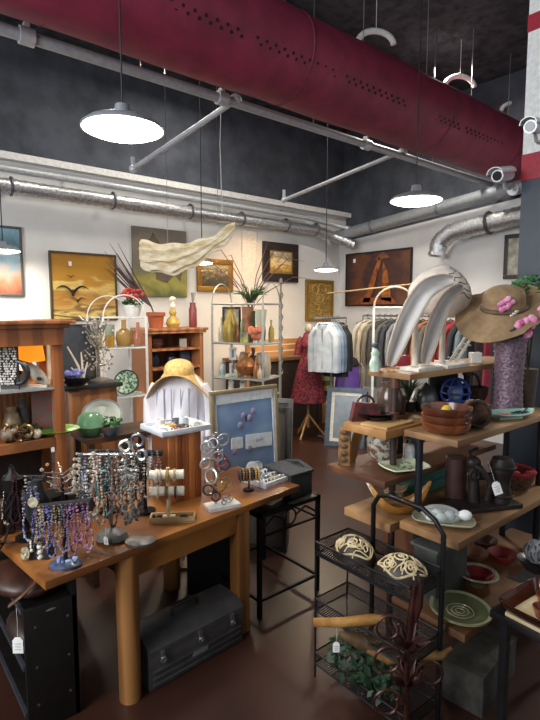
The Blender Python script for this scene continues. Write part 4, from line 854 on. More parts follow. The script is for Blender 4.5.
# --- silver tangle stand behind
p = tz(64, 518)
t = thing('earring_tree', 'spiky wire earring tree behind the blue-stone necklace stand', 'jewelry stand', p, CAMRZ)
b = MB(); b.lathe([(0, 0), (.04, 0), (.04, .01), (.008, .02), (.006, .2), (0, .2)], n=14); part(t, 'stem', b, IRON)
b = MB()
for i in range(18):
    a = i*2.4; l = U(.05, .1); z = .12+.006*i; b.tube([(0, 0, z), (l*math.cos(a), l*math.sin(a), z+U(0, .06))], [.004, .002], n=5)
part(t, 'branches', b, M('#8a8784', .4, .7))
for i in range(16): b = MB(); b.ball((U(-.08, .08), U(-.08, .08), U(.12, .27)), U(.006, .01), 6, 4); part(t, 'earring', b, M(['#d8d2c8', '#a86a5a', '#b9b3ae', '#c9a27a'][i % 4], .3, .3))
# --- tall double rack
p = tz(112, 541); RH = .385
t = thing('necklace_rack', 'tall two-bar metal necklace rack on a grey stone base crowded with strands', 'jewelry stand', p, CAMRZ)
b = MB(); b.lathe([(0, 0), (.05, 0), (.07, .015), (.06, .04), (.03, .055), (0, .06)], n=24, sy=.75, wob=.05); part(t, 'stone_base', b, M('#3d3a38', .5, 0, '#6d6a66', 12, .6))
b = MB(); b.cyl((0, 0, .04), (0, 0, RH), .007); part(t, 'post', b, STEEL)
for z, w in ((RH, .13), (RH-.08, .11)): b = MB(); b.cyl((-w, .02 if z < RH else 0, z), (w, .02 if z < RH else 0, z), .007); part(t, 'cross_bar', b, STEEL)
rack = [(-.125, '#e6dfd0', '#b8a88c', .13, .010, None, 'chunky cream shell-spike necklace, outermost on the tall rack'),
 (-.10, '#8e95a4', '#5d6474', .21, .0075, None, 'grey-blue woven strap necklace on the tall rack'),
 (-.083, '#d8cdbd', '#fbf8f2', .19, .006, None, 'ivory baroque pearl strand beside the grey-blue strap'),
 (-.062, '#f0e9dd', '#cbb99c', .21, .0075, ('drop', .014, '#e9e2d4'), 'long white coral bead necklace with a drop pendant'),
 (-.043, '#e8c9b5', '#c98f7a', .17, .006, None, 'blush pink bead strand on the tall rack'),
 (-.026, '#3a9a94', '#1f5a5c', .145, .0055, None, 'turquoise bead strand hanging on the tall rack'),
 (-.008, '#2f7f7e', '#b9d6cf', .18, .005, None, 'teal and white chip strand next to the turquoise one'),
 (.010, '#3a3032', '#7d6a66', .16, .006, None, 'black and brown wooden bead necklace on the tall rack'),
 (.03, '#b8a99b', '#6d5a50', .15, .0065, None, 'taupe stone necklace on the tall rack'),
 (.05, '#a03a3e', '#5d2428', .19, .005, ('drop', .012, '#7d2f33'), 'red bead necklace with a dark red drop on the tall rack'),
 (.066, '#a9a8a4', '#6b6966', .15, .008, None, 'heavy silver bead necklace on the tall rack'),
 (.085, '#9a968e', '#5a5650', .22, .009, None, 'thick grey crystal cluster necklace on the tall rack'),
 (.105, '#b0ada6', '#807c74', .2, .006, None, 'pale crystal strand hanging at the inner end of the tall rack'),
 (.125, '#5d5650', '#2c2824', .17, .006, None, 'smoky brown bead strand next to the bracelet bars')]
for i, (dx, c, c2, dr, r, pd, lab) in enumerate(rack):
    necklace(at(p, dx*1.08, RH+.008-(.075 if i % 4 == 2 else 0), .010+.014*(i % 3)), CAMRZ, lab, c, dr*(1.3 if i % 4 != 2 else 1.05), .036, r*1.12, c2, pend=pd, metal=.3 if 'silver' in lab else 0)
price_tag(at(tz(106, 548), .0, .05, .0), CAMRZ-.4, 'white price tag hanging in front of the grey stone rack base', 1.0, .1, .04)
q5 = tz(66, 566)
for dx, z, dr, c, c2, lab in ((-.085, .25, .19, '#2a2a30', '#7d7d88', 'black and steel strand at the near end of the blue-stone stand'), (-.058, .255, .16, '#6d4a34', '#c9b090', 'bronze strand between the tan and cobalt necklaces'), (-.032, .257, .2, '#2f3666', '#8088b8', 'navy strand between the cobalt and amber necklaces'), (-.006, .259, .13, '#4a4440', '#a09488', 'smoky quartz strand beside the fine silver chain'), (.02, .262, .18, '#5a2a4a', '#9a7a90', 'wine-dark strand between the silver chain and amethyst necklace'), (.046, .264, .2, '#3a2436', '#8a6a80', 'blackberry strand between the amethyst and magenta necklaces'), (.098, .268, .19, '#7a3a5a', '#c9a0b4', 'rose-plum strand at the far tip of the blue-stone stand bar')):
    necklace(at(q5, dx*1.1, z, .036), CAMRZ, lab, c, dr, .03, .0045, c2)
for k, (dx, z, dr, c, c2, lab) in enumerate(((-.115, .39, .24, '#8a7f72', '#d9d0c2', 'oatmeal shell strand near the outer end of the tall rack'), (-.09, .38, .28, '#5d6474', '#9aa2b2', 'long slate strand behind the ivory pearls on the tall rack'), (-.055, .39, .26, '#c9b8a2', '#f0e8da', 'long cream strand beside the white coral beads on the tall rack'), (-.03, .385, .29, '#b08a7a', '#e8d6c8', 'long dusty pink strand below the turquoise beads'), (.0, .39, .27, '#2d4a4c', '#8fb0ac', 'deep green-grey strand next to the teal chips'), (.022, .385, .3, '#4a2a2c', '#8d6a62', 'long oxblood strand at the post of the tall rack'), (.045, .39, .25, '#5d5148', '#b8a898', 'driftwood-brown strand next to the taupe stones'), (.078, .385, .29, '#6d6a68', '#b5b2ae', 'long pewter strand among the crystal clusters'), (.118, .39, .28, '#4a4644', '#9a948e', 'long charcoal strand at the inner tip of the tall rack'))):
    necklace(at(p, dx, z, .034+.008*(k % 2)), CAMRZ, lab, c, dr, .032, .006, c2)
# bangles and watches around the top
for i, (px, py, r, c, lab) in enumerate([(138, 440, .026, '#8b8d90', 'steel watch-like bangle standing on top of the tall rack'), (125, 446, .022, '#d6d2ca', 'white enamel bangle on top of the tall rack'), (142, 455, .02, '#9fa3a6', 'small silver bangle below the steel one'), (131, 462, .018, '#55504c', 'dark metal bangle among the crystal strands'), (120, 458, .016, '#c2b8aa', 'cream bangle among the crystal strands')]):
    b = MB(); b.torus((0, 0, 0), r, .007, (PI/2+U(-.2, .2), 0, U(-.4, .4)), 22, 7); solo('bangle', b, M(c, .25, .7), lab, 'bangle', D(px, py, (p.x*_fx+p.y*_fy)-.03), CAMRZ, 'loose bangles on the tall rack')
b = MB(); b.lathe([(0, 0), (.06, 0), (.066, .012), (.05, .02), (0, .02)], n=20, sy=.8); solo('stone_dish', b, M('#4a4542', .4, 0, '#7d776f', 20), 'dark grey stone dish beside the tall rack base', 'dish', at(tz(137, 545), .01, 0, -.02), CAMRZ)
# dark clutter behind: low boxes at the rear of the table
b = MB(); b.box((0, 0, .04), (.2, .12, .08), bev=.01); solo('jewelry_box', b, M('#4a2a20', .5, 0, '#2e1a14', 12), 'reddish leather jewelry box at the back of the table', 'box', tp(.15, .58), TA)
b = MB(); b.box((0, 0, .05), (.16, .12, .1), bev=.012); solo('jewelry_box', b, M('#1f1c1c', .5), 'black jewelry box at the back of the table behind the tall rack', 'box', tp(.42, .6), TA)
for u, v, h, lab, cc, c2 in ((.10, .42, .27, 'black velvet T stand with dark garnet strands at the back of the table', '#5d2a33', '#2a1a20'), (.50, .44, .30, 'black velvet T stand with grey and brown strands behind the tall rack', '#6d6660', '#3d342e'), (.62, .30, .30, 'wire stand of silver crystal strands between the tall rack and the bracelet bars', '#b5b2ac', '#7d7a76')):
    q = tp(u, v); t = thing('necklace_stand', lab, 'jewelry stand', q, CAMRZ)
    b = MB(); b.lathe([(0, 0), (.05, 0), (.05, .012), (.01, .02), (.008, h), (0, h)], n=16); part(t, 'stem', b, IRON)
    b = MB(); b.cyl((-.09, 0, h), (.09, 0, h), .016, n=12); part(t, 'cross_bar', b, M('#17161b', .9))
    for k in range(6): necklace(at(q, -.075+.03*k, h+.016, .02+.004*(k % 2)), CAMRZ, ['first', 'second', 'third', 'fourth', 'fifth', 'sixth'][k]+' strand along the bar of the '+lab.split(' with ')[0].split(' of ')[0]+' '+('at the table back' if u < .2 else 'behind the tall rack' if u < .6 else 'beside the bracelet bars'), cc if k % 2 else c2, h*U(.55, .8), .035, .006, c2 if k % 3 else '#d6cfc4')
vase('iron_pot', 'squat black iron pot at the rear of the table beside the hutch post', tp(.26, .60), [(0, 0), (.06, 0), (.085, .05), (.07, .1), (.075, .11), (0, .1)], IRON, 'pot')
vase('lidded_jar', 'brown lidded pottery jar at the rear corner of the table', tp(.02, .60), [(0, 0), (.06, 0), (.08, .07), (.06, .13), (.03, .15), (.015, .18), (0, .18)], M('#4d3426', .35, 0, '#2e1e16', 10), 'jar')
# --- cedar crate and ring tray
cp = tp(.87, .38); CH = .365
t = thing('wooden_crate', 'tall striped cedar plank crate standing on the jewelry table', 'crate', cp, TA-.12)
for i in range(5): part(t, 'plank', MB().box((-.078+.039*i, -.09, CH/2), (.037, .014, CH), bev=.002), WD(['#b06a38', '#c58048', '#a55e30', '#bd7840', '#aa6434'][i], '#8a4a24', 10, .5, (1, 1, .1)))
for i in range(4): part(t, 'plank', MB().box((.093, -.07+.043*i, CH/2), (.014, .041, CH), bev=.002), WD(['#9a5a30', '#b06c3a', '#96552c', '#a86436'][i], '#7d4522', 10, .5, (1, 1, .1)))
b = MB(); b.box((-.093, 0, CH/2), (.014, .17, CH)); b.box((0, .09, CH/2), (.19, .014, CH)); b.box((0, 0, CH-.01), (.17, .17, .012)); part(t, 'back_boards', b, WD('#8d5530', '#6d3d20', 10, .5, (1, 1, .1)))
def tray(name, p, rz, w, d, h, mat, lab):
    t = thing(name, lab, 'tray', p, rz)
    b = MB(); b.box((0, 0, .004), (w, d, .008)); part(t, 'bottom', b, mat)
    b = MB(); [b.box((x, y, h/2), (a, c, h), bev=.002) for x, y, a, c in ((0, -d/2+.005, w, .01), (0, d/2-.005, w, .01), (-w/2+.005, 0, .01, d-.02), (w/2-.005, 0, .01, d-.02))]; part(t, 'rim', b, mat); return t
WTR = M('#d8dde4', .5)
t = tray('display_tray', cp+Vector((0, 0, CH)), TA-.12, .29, .25, .028, WTR, 'pale blue-white display tray on top of the cedar crate')
cm_ = Matrix.Translation(cp+Vector((0, 0, CH+.009))) @ rot(0, 0, TA-.12)
cu = [('white_cuff', 'bangle', (-.085, -.05), .036, '#e2e2de', 'wide white cuff hanging at the corner of the crate-top tray'), ('bangle', 'bangle', (-.06, .03), .03, '#c9ccd0', 'silver bangle in the crate-top tray beside the white cuff'), ('bangle', 'bangle', (-.01, -.06), .03, '#8d4a3c', 'red-brown bangle at the front of the crate-top tray'), ('bangle', 'bangle', (-.02, .02), .026, '#c9a24a', 'yellow bangle in the middle of the crate-top tray'), ('bangle', 'bangle', (.03, -.04), .024, '#3a3a3e', 'black bangle in the crate-top tray'), ('bangle', 'bangle', (.0, .075), .026, '#b5b9be', 'grey bangle at the back of the crate-top tray')]
for n_, c_, (x, y), r, c, lab in cu:
    b = MB(); b.torus((0, 0, .009), r, .009, (.15, 0, 0), 22, 7); solo('bangle', b, M(c, .35, .2), lab, 'bangle', cm_@Vector((x, y, 0)), U(0, 3), 'bangles in the tray on the crate')
for x, y, h, c, lab in ((.06, .02, .045, '#c9d2d6', 'pale blue cylinder ring holder in the crate-top tray'), (.085, -.04, .03, '#dcdcda', 'small white ring box in the crate-top tray'), (.045, .07, .03, '#4a4f58', 'dark oval ring dish at the back of the crate-top tray'), (-.05, .085, .035, '#e2dfd8', 'white rounded ring cushion at the back of the crate-top tray')):
    b = MB(); b.lathe([(0, 0), (.026, 0), (.027, h*.5), (.024, h), (.017, h), (.016, h*.6), (0, h*.6)], n=20); solo('ring_holder', b, M(c, .4), lab, 'ring holder', cm_@Vector((x, y, 0)), 0, 'ring holders in the tray on the crate')
RG = 'rings in the tray on the crate'
for i in range(8):
    b = MB(); b.torus((0, 0, .009), .009, .0022, (PI/2, 0, U(0, 3)), 14, 5); b.ball((0, 0, .02), .005, 6, 5)
    solo('ring', b, M(['#d8d8da', '#c9a55a'][i % 2], .25, .9), ['small silver ring with a stone lying in the tray on the crate', 'small gold-toned ring with a stone lying in the tray on the crate'][i % 2], 'ring', cm_@Vector((-.10+.027*i, -.094+.004*(i % 3), 0)), 0, RG)
# --- bracelet T bars in a wooden tray
p = tz(173, 520)
t = tray('bracelet_tray', p, CAMRZ+.08, (.215), .075, .026, WD('#b99a72', '#9a7a50', 12, .5), 'small pale wooden tray holding the two-tier bracelet stand')
t = thing('bracelet_stand', 'two-tier cream bracelet stand in the wooden tray in front of crate', 'jewelry stand', p+Vector((0, 0, .008))-RT*.02, CAMRZ+.08)
b = MB(); b.box((0, 0, .006), (.06, .04, .012)); b.cyl((0, 0, .01), (0, 0, .25), .009); part(t, 'post', b, M('#c9b898', .6))
for z in (.135, .215): part(t, 'padded_bar', MB().cyl((-.085, 0, z), (.075, 0, z), .0225, n=18), M('#efe6d2', .8))
bm_ = Matrix.Translation(p+Vector((0, 0, .008))-RT*.02) @ rot(0, 0, CAMRZ+.08)
for z, x, c, w, lab in ((.215, -.055, '#f2ede2', .008, 'white bead bracelet on the upper cream bar'), (.215, -.035, '#d8d4c8', .006, 'grey-white bracelet on the upper cream bar'), (.215, -.005, '#c2a050', .012, 'wide golden bracelet on the upper cream bar'), (.215, .03, '#d9c08a', .006, 'thin straw-coloured bracelet on the upper cream bar'), (.135, -.05, '#e9e2d2', .006, 'ivory bracelet on the lower cream bar'), (.135, -.01, '#7d6a50', .009, 'brown braided bracelet on the lower cream bar'), (.135, .035, '#3f3a34', .004, 'thin black bracelet on the lower cream bar')):
    b = MB(); b.torus((0, 0, -.004), .0275, .005, (0, PI/2, 0), 20, 6); 
    if w > .007: b.torus((w*.6, 0, -.004), .0275, .005, (0, PI/2, 0), 20, 6)
    solo('bracelet', b, M(c, .4, .2, None, 60, .3), lab, 'bracelet', bm_@Vector((x, 0, z)), CAMRZ+.08, 'bracelets on the two-tier stand')
for x, c, lab in ((-.075, '#1d1c1e', 'black bead bracelet lying in the wooden bracelet tray'), (-.045, '#35302e', 'dark grey bead bracelet lying in the wooden bracelet tray'), (.07, '#26262a', 'black bracelet at the far end of the wooden bracelet tray')):
    b = MB(); [b.ball((.016*math.cos(a), .012*math.sin(a), .008), .006, 6, 5) for a in [i*.52 for i in range(12)]]; solo('bracelet', b, M(c, .3), lab, 'bracelet', bm_@Vector((x, .0, .0)), 0)
# --- rotating stand
p = tz(222, 507)
t = thing('bracelet_tower', 'tall wire bracelet tower on a white marble slab', 'jewelry stand', p, CAMRZ+.5)
part(t, 'marble_base', MB().box((0, 0, .01), (.17, .095, .02), bev=.003), M('#e2e0dc', .3, 0, '#bdbab4', 12))
TP = Matrix.Translation(p) @ rot(0, 0, CAMRZ+.5)
part(t, 'post', MB().cyl((-.03, .01, .02), (-.03, .01, .39), .007), STEEL)
b = MB(); [b.cyl((-.09, .01, z), (.03, .01, z), .004) for z in (.14, .25, .37)]; [b.torus((-.03+.03*math.cos(a), .01+.03*math.sin(a), z), .012, .002, (PI/2, 0, a)) for z in (.09, .19, .30, .36) for a in (0, 1.6, 3.1, 4.7)]; part(t, 'arms', b, STEEL)
for i, (x, y, z, r, c, lab) in enumerate([(-.07, -.01, .22, .024, '#c8c9cc', 'silver bangle high on the bracelet tower'), (-.045, -.02, .235, .02, '#8d8f94', 'twisted grey bangle at the top of the bracelet tower'), (.005, -.01, .24, .026, '#b5b7bb', 'large thin silver hoop at the top of the bracelet tower'), (-.08, -.015, .165, .022, '#d8d6d2', 'white-silver bangle on the middle arm of the bracelet tower'), (-.06, -.03, .12, .03, '#dcdad4', 'wide pearl-white bangle at the centre of the bracelet tower'), (-.01, -.02, .17, .024, '#a8505a', 'red stone bracelet on the bracelet tower'), (.01, -.01, .15, .022, '#7d5a5a', 'mauve bead bracelet on the bracelet tower'), (-.02, -.03, .085, .026, '#b08a4a', 'bronze bangle low on the bracelet tower'), (-.07, -.02, .07, .022, '#5d5a58', 'gunmetal bangle low on the bracelet tower'), (.015, -.02, .085, .02, '#c9b48a', 'pale gold bangle on the lowest arm of the bracelet tower'), (-.04, -.03, .045, .018, '#8a4a44', 'small rust-red bangle near the marble slab'), (-.03, -.04, .19, .02, '#9fa2a6', 'dull silver bangle facing out from the bracelet tower')]):
    b = MB(); b.torus((0, 0, 0), r*1.22, .0055, (PI/2+U(-.35, .35), 0, U(-.7, .7)), 22, 6); solo('bangle', b, M(c, .28, .6), lab, 'bangle', TP@Vector((x*1.15, y, z*1.42+.01)), CAMRZ, 'bangles on the bracelet tower')
for x, y, c, lab in ((.035, -.01, '#d6d7da', 'silver ring on the marble slab'), (.055, .015, '#c9a55a', 'gold ring on the marble slab'), (.0, -.025, '#8aa0b4', 'blue stone ring on the marble slab'), (.03, .03, '#b8bcc0', 'plain grey ring at the back of the marble slab')):
    b = MB(); b.torus((0, 0, .012), .011, .0028, (PI/2, 0, 0), 16, 5); b.ball((0, 0, .025), .006, 6, 5); solo('ring', b, M(c, .25, .7), lab, 'ring', TP@Vector((x, y, .02)), CAMRZ)
# --- T roll with stretch bracelets
p = tz(249, 490)
t = thing('bracelet_roll', 'single roll stand packed with brown beaded bracelets', 'jewelry stand', p, CAMRZ+.25)
b = MB(); b.lathe([(0, 0), (.03, 0), (.03, .008), (.005, .012), (.005, .08), (0, .08)], n=16); part(t, 'stem', b, IRON)
part(t, 'roll', MB().cyl((-.06, 0, .09), (.06, 0, .09), .026, n=18), M('#3a2e26', .8))
pm2 = Matrix.Translation(p) @ rot(0, 0, CAMRZ+.25)
for i, (c, lab) in enumerate([('#4a3a30', 'dark brown bracelet, first on the roll stand'), ('#8a6a42', 'bronze bracelet, second on the roll stand'), ('#6d4a30', 'chestnut bracelet, third on the roll stand'), ('#a08050', 'gold-brown bracelet, fourth on the roll stand'), ('#3a302a', 'near-black bracelet, fifth on the roll stand'), ('#b8935a', 'honey bracelet, sixth on the roll stand'), ('#c9a86a', 'wide tan bracelet closing the end of the roll stand')]):
    b = MB(); [b.ball((0, .031*math.cos(a), .031*math.sin(a)), .0075, 6, 5) for a in [k*.42 for k in range(15)]]; solo('bracelet', b, M(c, .35), lab, 'bracelet', pm2@Vector((-.05+.017*i, 0, .09)), CAMRZ+.25, 'bracelets on the roll stand')
# --- white tray of earring cards
p = tz(270, 479)
tr_ = tray('earring_tray', p, TA+.03, .29, .20, .03, M('#dfe3ea', .5), 'white tray full of carded earrings at the table end')
em_ = Matrix.Translation(p+Vector((0, 0, .0085))) @ rot(0, 0, TA+.03)
cols = ['#e6e4de', '#c9b79a', '#8a8f98', '#3f4a5a', '#d8d2c4', '#6d7a88', '#b8bcc2', '#e0d6c0', '#55504a', '#9aa4ac', '#d2d6da', '#7d6a5a']
names = ['white', 'sand', 'mid-grey', 'navy', 'bone', 'steel blue', 'silver', 'cream', 'dark taupe', 'mist grey', 'ice white', 'brown']
for i in range(12):
    cx, cy = -.095+.062*(i % 4), -.062+.06*(i//4)
    t = thing('earring_card', names[i]+' earring card in the '+('front', 'middle', 'back')[i//4]+' row of the white tray', 'earrings', em_@Vector((cx, cy, 0)), TA+U(-.5, .5), 'earring cards in the white tray')
    b = MB(); b.box((0, 0, .012), (.05, .042, .004), rx=.5); part(t, 'card', b, M(cols[i], .7))
    b = MB(); [b.ball((s*.012, -.006, .018+.004), .008, 7, 5) for s in (-1, 1)]; part(t, 'earring', b, M(cols[(i+5) % 12], .3, .4))
for x, y, r, c, lab in ((-.10, .085, .032, '#4a4a50', 'dark round velvet coaster behind the white earring tray'), (-.02, .125, .036, '#8d9096', 'grey round dish behind the white earring tray'), (.035, .135, .03, '#3f4652', 'navy wire ball behind the white earring tray')):
    b = MB(); b.lathe([(0, 0), (r, 0), (r*1.1, .012), (r*.9, .016), (0, .012)], n=22, m=Matrix.Translation((0, 0, r))@rot(1.0, 0, 0)); solo('dish', b, M(c, .5, 0, '#a0a4a8', 40), lab, 'dish', em_@Vector((x, y, 0)), CAMRZ)
# ================================================================ straw hat on a shirted bust
p = D(180, 425, 3.35)
t = thing('shirt_bust', 'bust on a pole wearing a white striped shirt behind the crate', 'mannequin', (p.x, p.y, 0), CAMRZ)
def sb(u, v):
    a = 2*PI*u; z = 1.30-.62*v
    hw = .07+.115*math.sin(min(1, v/.28)*PI/2) if v < .28 else .185+.02*math.sin((v-.28)*3)
    return (hw*math.cos(a), .62*hw*math.sin(a)*(1+.1*math.sin(6*a+8*v)), z)
b = MB(); b.sheet(sb, 36, 20, .004, True)
for s in (-1, 1): b.tube([(s*.14, -.0, 1.2), (s*.185, 0, 1.1), (s*.19, -.02, .96), (s*.18, -.03, .86)], [.05, .055, .05, .045], n=12)
part(t, 'shirt', b, M('#eceaf0', .9, 0, '#dcd8de', 6, .2))
b = MB(); [b.tube([(x, -.62*.185*math.sqrt(max(.05, 1-(x/.19)**2))*1.08-.004, z) for z in (1.2, 1.05, .9, .75)], .003, n=5) for x in (-.13, -.08, -.03, .03, .08, .13)]; part(t, 'stripe', b, M('#9aa0b4', .8))
b = MB(); b.cyl((0, 0, 0), (0, 0, 1.30), .02); b.lathe([(0, 0), (.17, 0), (.17, .02), (0, .03)], n=20); part(t, 'pole', b, DKWOOD)
b = MB(); b.lathe([(0, 1.2), (.06, 1.22), (.06, 1.31), (0, 1.33)], n=14); part(t, 'neck', b, M('#d2c2aa', .7))
t = thing('straw_hat', 'wide-brimmed golden straw hat tilted on the shirted bust', 'hat', Vector((p.x, p.y, 1.285))+fr*.02, CAMRZ)
def sh(u, v):
    a = 2*PI*u; ca, sa = math.cos(a), math.sin(a)
    if v < .45:
        k = v/.45; return (.092*math.sin(k*PI/2)*ca, .105*math.sin(k*PI/2)*sa+.02, .085*max(0, math.cos(k*PI/2))**.6)
    k = (v-.45)/.55; r = .092+.118*k
    return (r*ca, (r*1.05)*sa+.02, -.185*k*abs(ca)**2.2+.035*k*max(0, -sa)-.05*k*max(0, sa)+.012*k*ca)
b = MB(); b.sheet(sh, 48, 26, .005, True); b.xform(rot(.12, .04, 0)); part(t, 'brim_and_crown', b, M('#d9b877', .8, 0, '#bb9452', 50, .5))
b = MB(); b.torus((0, .02, .012), .096, .007, n=28, sx=.97); b.xform(rot(.12, .04, 0)); part(t, 'hat_band', b, M('#c9a562', .7))
# ================================================================ iron side table, framed print, charcoal box
ix0, ix1, iy0, iy1, IZ = 1.65, 2.12, 2.08, 2.62, .60
t = thing('iron_table', 'black wrought iron side table with a ring scroll, at the end of the jewelry table', 'table', ((ix0+ix1)/2, (iy0+iy1)/2, 0))
iw, idp = ix1-ix0, iy1-iy0
for sx in (-1, 1):
    for sy in (-1, 1): part(t, 'leg', MB().box((sx*(iw/2-.012), sy*(idp/2-.012), IZ/2), (.022, .022, IZ)), IRON)
b = MB(); [b.box((0, s*(idp/2-.012), IZ-.012), (iw, .024, .024)) for s in (-1, 1)]; [b.box((s*(iw/2-.012), 0, IZ-.012), (.024, idp, .024)) for s in (-1, 1)]; part(t, 'top_frame', b, IRON)
part(t, 'top_panel', MB().box((0, 0, IZ-.006), (iw-.04, idp-.04, .01)), M('#2b2724', .3))
b = MB(); [b.box((0, s*(idp/2-.012), .10), (iw, .012, .016)) for s in (-1, 1)]; [b.box((s*(iw/2-.012), 0, .10), (.012, idp, .016)) for s in (-1, 1)]; part(t, 'stretcher', b, IRON)
b = MB()
for s in (-1,):
    y = s*(idp/2-.012); b.torus((0, y, IZ-.075), .045, .006, (PI/2, 0, 0), 22, 6); b.box((0, y, IZ-.135), (iw, .01, .012))
    for q in (-1, 1): b.tube([(q*.045, y, IZ-.075), (q*.12, y, IZ-.04), (q*(iw/2-.02), y, IZ-.10)], .006, n=6)
    x = iw/2-.012
    b.torus((x, 0, IZ-.075), .045, .006, (0, PI/2, 0), 22, 6); b.box((x, 0, IZ-.135), (.01, idp, .012))
part(t, 'scroll', b, IRON)
t = thing('framed_print', 'silver-gold framed blue print with a wide white mat standing behind the earring tray', 'framed print', (1.965, 2.585, IZ))
pw, ph = .54, .60; m = rot(-.07, 0, 0)
b = MB(); [b.box((x, 0, z), (a, .025, c), bev=.004) for x, z, a, c in ((0, .0125, pw, .025), (0, ph-.0125, pw, .025), (-pw/2+.0125, ph/2, .025, ph-.05), (pw/2-.0125, ph/2, .025, ph-.05))]; b.xform(m); part(t, 'frame', b, M('#a89a78', .35, .5))
b = MB(); [b.box((x, -.002, z), (a, .005, c)) for x, z, a, c in ((0, ph-.055, pw-.05, .065), (-pw/2+.035, ph/2, .022, ph-.05), (pw/2-.035, ph/2, .022, ph-.05))]; b.xform(m); part(t, 'mat_board', b, M('#d5dade', .6))
b = MB(); b.box((0, .004, ph/2), (pw-.06, .008, ph-.05)); b.xform(m); part(t, 'picture', b, M('#8aa3c4', .10, 0, '#6d88ae', 4))
b = MB(); b.box((.10, -.002, .24), (.22, .004, .09), ry=.05); b.box((-.08, -.002, .25), (.09, .004, .07), ry=.05); b.xform(m); part(t, 'painted_reflection', b, M('#e2e9f0', .3))  # window reflection in the print's glass, built as pale panels
b = MB(); [b.torus((.08+.022*i, -.0055, .245), .009, .0016, (PI/2, 0, 0), 12, 5, .6) for i in range(3)]; [b.box((.075+.022*i, -.0055, .20), (.012, .002, .003)) for i in range(4)]; b.xform(m); part(t, 'reflected_lettering', b, M('#7d93ac', .6))  # writing within that reflection, built as small marks
b = MB(); [b.ball((x, -.002, z), (.022, .004, .022), 8, 6) for x, z in ((-.02, .42), (.03, .40), (-.05, .36), (.02, .2), (-.1, .2), (.06, .44))]; b.xform(m); part(t, 'flower_pattern', b, M('#9a8fb0', .5))
b = MB(); b.tube([(0, .03, ph*.7), (0, .04, .01)], .006, n=6); part(t, 'strut', b, DKWOOD)
lean_frame('leaning_frame', 'dark narrow picture frame standing beside the framed blue print', Vector((2.20, 2.72, 0)), .34, 1.02, .03, M('#3a3734', .4), M('#57524e', .3), -1.0, .10)
lean_frame('leaning_frame', 'grey-edged picture frame stacked behind the dark narrow frame', Vector((2.29, 2.80, 0)), .34, 1.06, .03, M('#6d6a66', .4), M('#4a4745', .3), -1.0, .10)
t = thing('storage_box', 'charcoal fabric box on the iron side table behind the table end', 'box', (2.03, 2.27, IZ))
b = MB(); b.prism([(-.085, -.12), (.085, -.12), (.085, .12), (-.085, .12)], 0, .14); b.xform(Matrix.Diagonal((1, 1, 1, 1))); part(t, 'body', b, M('#3a3c40', .8, 0, '#2e3033', 60, .3))
b = MB(); b.tube([(.088, -.12, .135), (.088, 0, .165), (.088, .12, .135)], .012, n=8); b.box((0, 0, .137), (.19, .26, .014), bev=.005); part(t, 'lid', b, M('#43464b', .8, 0, '#34363a', 60, .3))
b = MB(); [b.box((0, 0, .006+.012*i), (.12-.004*i, .09, .011)) for i in range(2)]; solo('booklet', b, M('#d3cfc0', .7), 'cream booklets lying on the iron table under the wooden table edge', 'booklet', (1.83, 2.2, IZ), .3)
# ================================================================ under the table
q0 = Z(150, 693, 0); q1 = Z(243, 640, 0)
ca = math.atan2(q1.y-q0.y, q1.x-q0.x); L_ = (q1-q0).length
t = thing('toolbox', 'grey metal toolbox with a ribbed front and black handle on the floor under the table', 'toolbox', q0, ca)
TW, TDp, THh = L_, .25, .225; TM = M('#514f50', .5, .3, '#434142', 14)
b = MB(); b.box((TW/2, TDp/2, .08), (TW, TDp, .16), bev=.006); part(t, 'body', b, TM)
b = MB(); [b.box((TW/2, -.003, z), (TW-.03, .01, .012), bev=.003) for z in (.025, .055, .085)]; part(t, 'front_ribs', b, TM)
b = MB(); b.prism([(-.002, .16), (-.002, .185), (.05, THh), (TDp-.05, THh), (TDp+.002, .185), (TDp+.002, .16)], -.003, TW+.003, Matrix(((0, 0, 1, 0), (1, 0, 0, 0), (0, 1, 0, 0), (0, 0, 0, 1)))); part(t, 'lid', b, M('#514f50', .5, .3, '#444243', 14))
b = MB(); b.tube([(TW/2-.075, TDp/2, THh), (TW/2-.07, TDp/2, THh+.035), (TW/2-.04, TDp/2, THh+.045), (TW/2+.04, TDp/2, THh+.045), (TW/2+.07, TDp/2, THh+.035), (TW/2+.075, TDp/2, THh)], [.008, .01, .014, .014, .01, .008], n=9); part(t, 'handle', b, M('#171717', .5))
for x in (.12, .5, .86):
    b = MB(); b.box((TW*x, -.008, .15), (.022, .012, .06), bev=.003); b.torus((TW*x, -.016, .135), .012, .003, (PI/2, 0, 0), 14, 5); part(t, 'latch', b, M('#a8a9ab', .3, .9))
part(t, 'name_plate', MB().box((TW*.5, -.006, .075), (.085, .006, .022)), M('#a3a4a5', .4, .6))
# ================================================================ black shelf unit under the table end
sx0, sx1, sy0, sy1, szt = .462, .668, 2.06, 2.84, .53
t = thing('black_shelf', 'black shelf unit with a screwed end panel and steel-edged shelves under the table end', 'shelf unit', (sx0, sy0, 0))
SB = M('#15120f', .45, 0, '#0c0a09', 20); dw, dl = sx1-sx0, sy1-sy0
part(t, 'end_panel', MB().box((dw/2, .009, szt/2), (dw, .018, szt), bev=.003), SB)
part(t, 'end_panel', MB().box((dw/2, dl-.009, szt/2), (dw, .018, szt), bev=.003), SB)
part(t, 'back_panel', MB().box((dw-.01, dl/2, .31), (.02, dl, .62)), SB)
for z in (.08, .28, szt-.012):
    s_ = part(t, 'shelf', MB().box((dw/2-.01, dl/2, z), (dw-.03, dl-.04, .02)), SB)
    part(s_, 'steel_edge', MB().box((.0, dl/2, z), (.012, dl-.04, .022)), M('#6d7680', .35, .8))
for x in (.04, .165):
    for z in (.12, .28, .45): part(t, 'screw', MB().cyl((x, -.002, z), (x, .004, z), .005, n=10), STEEL)
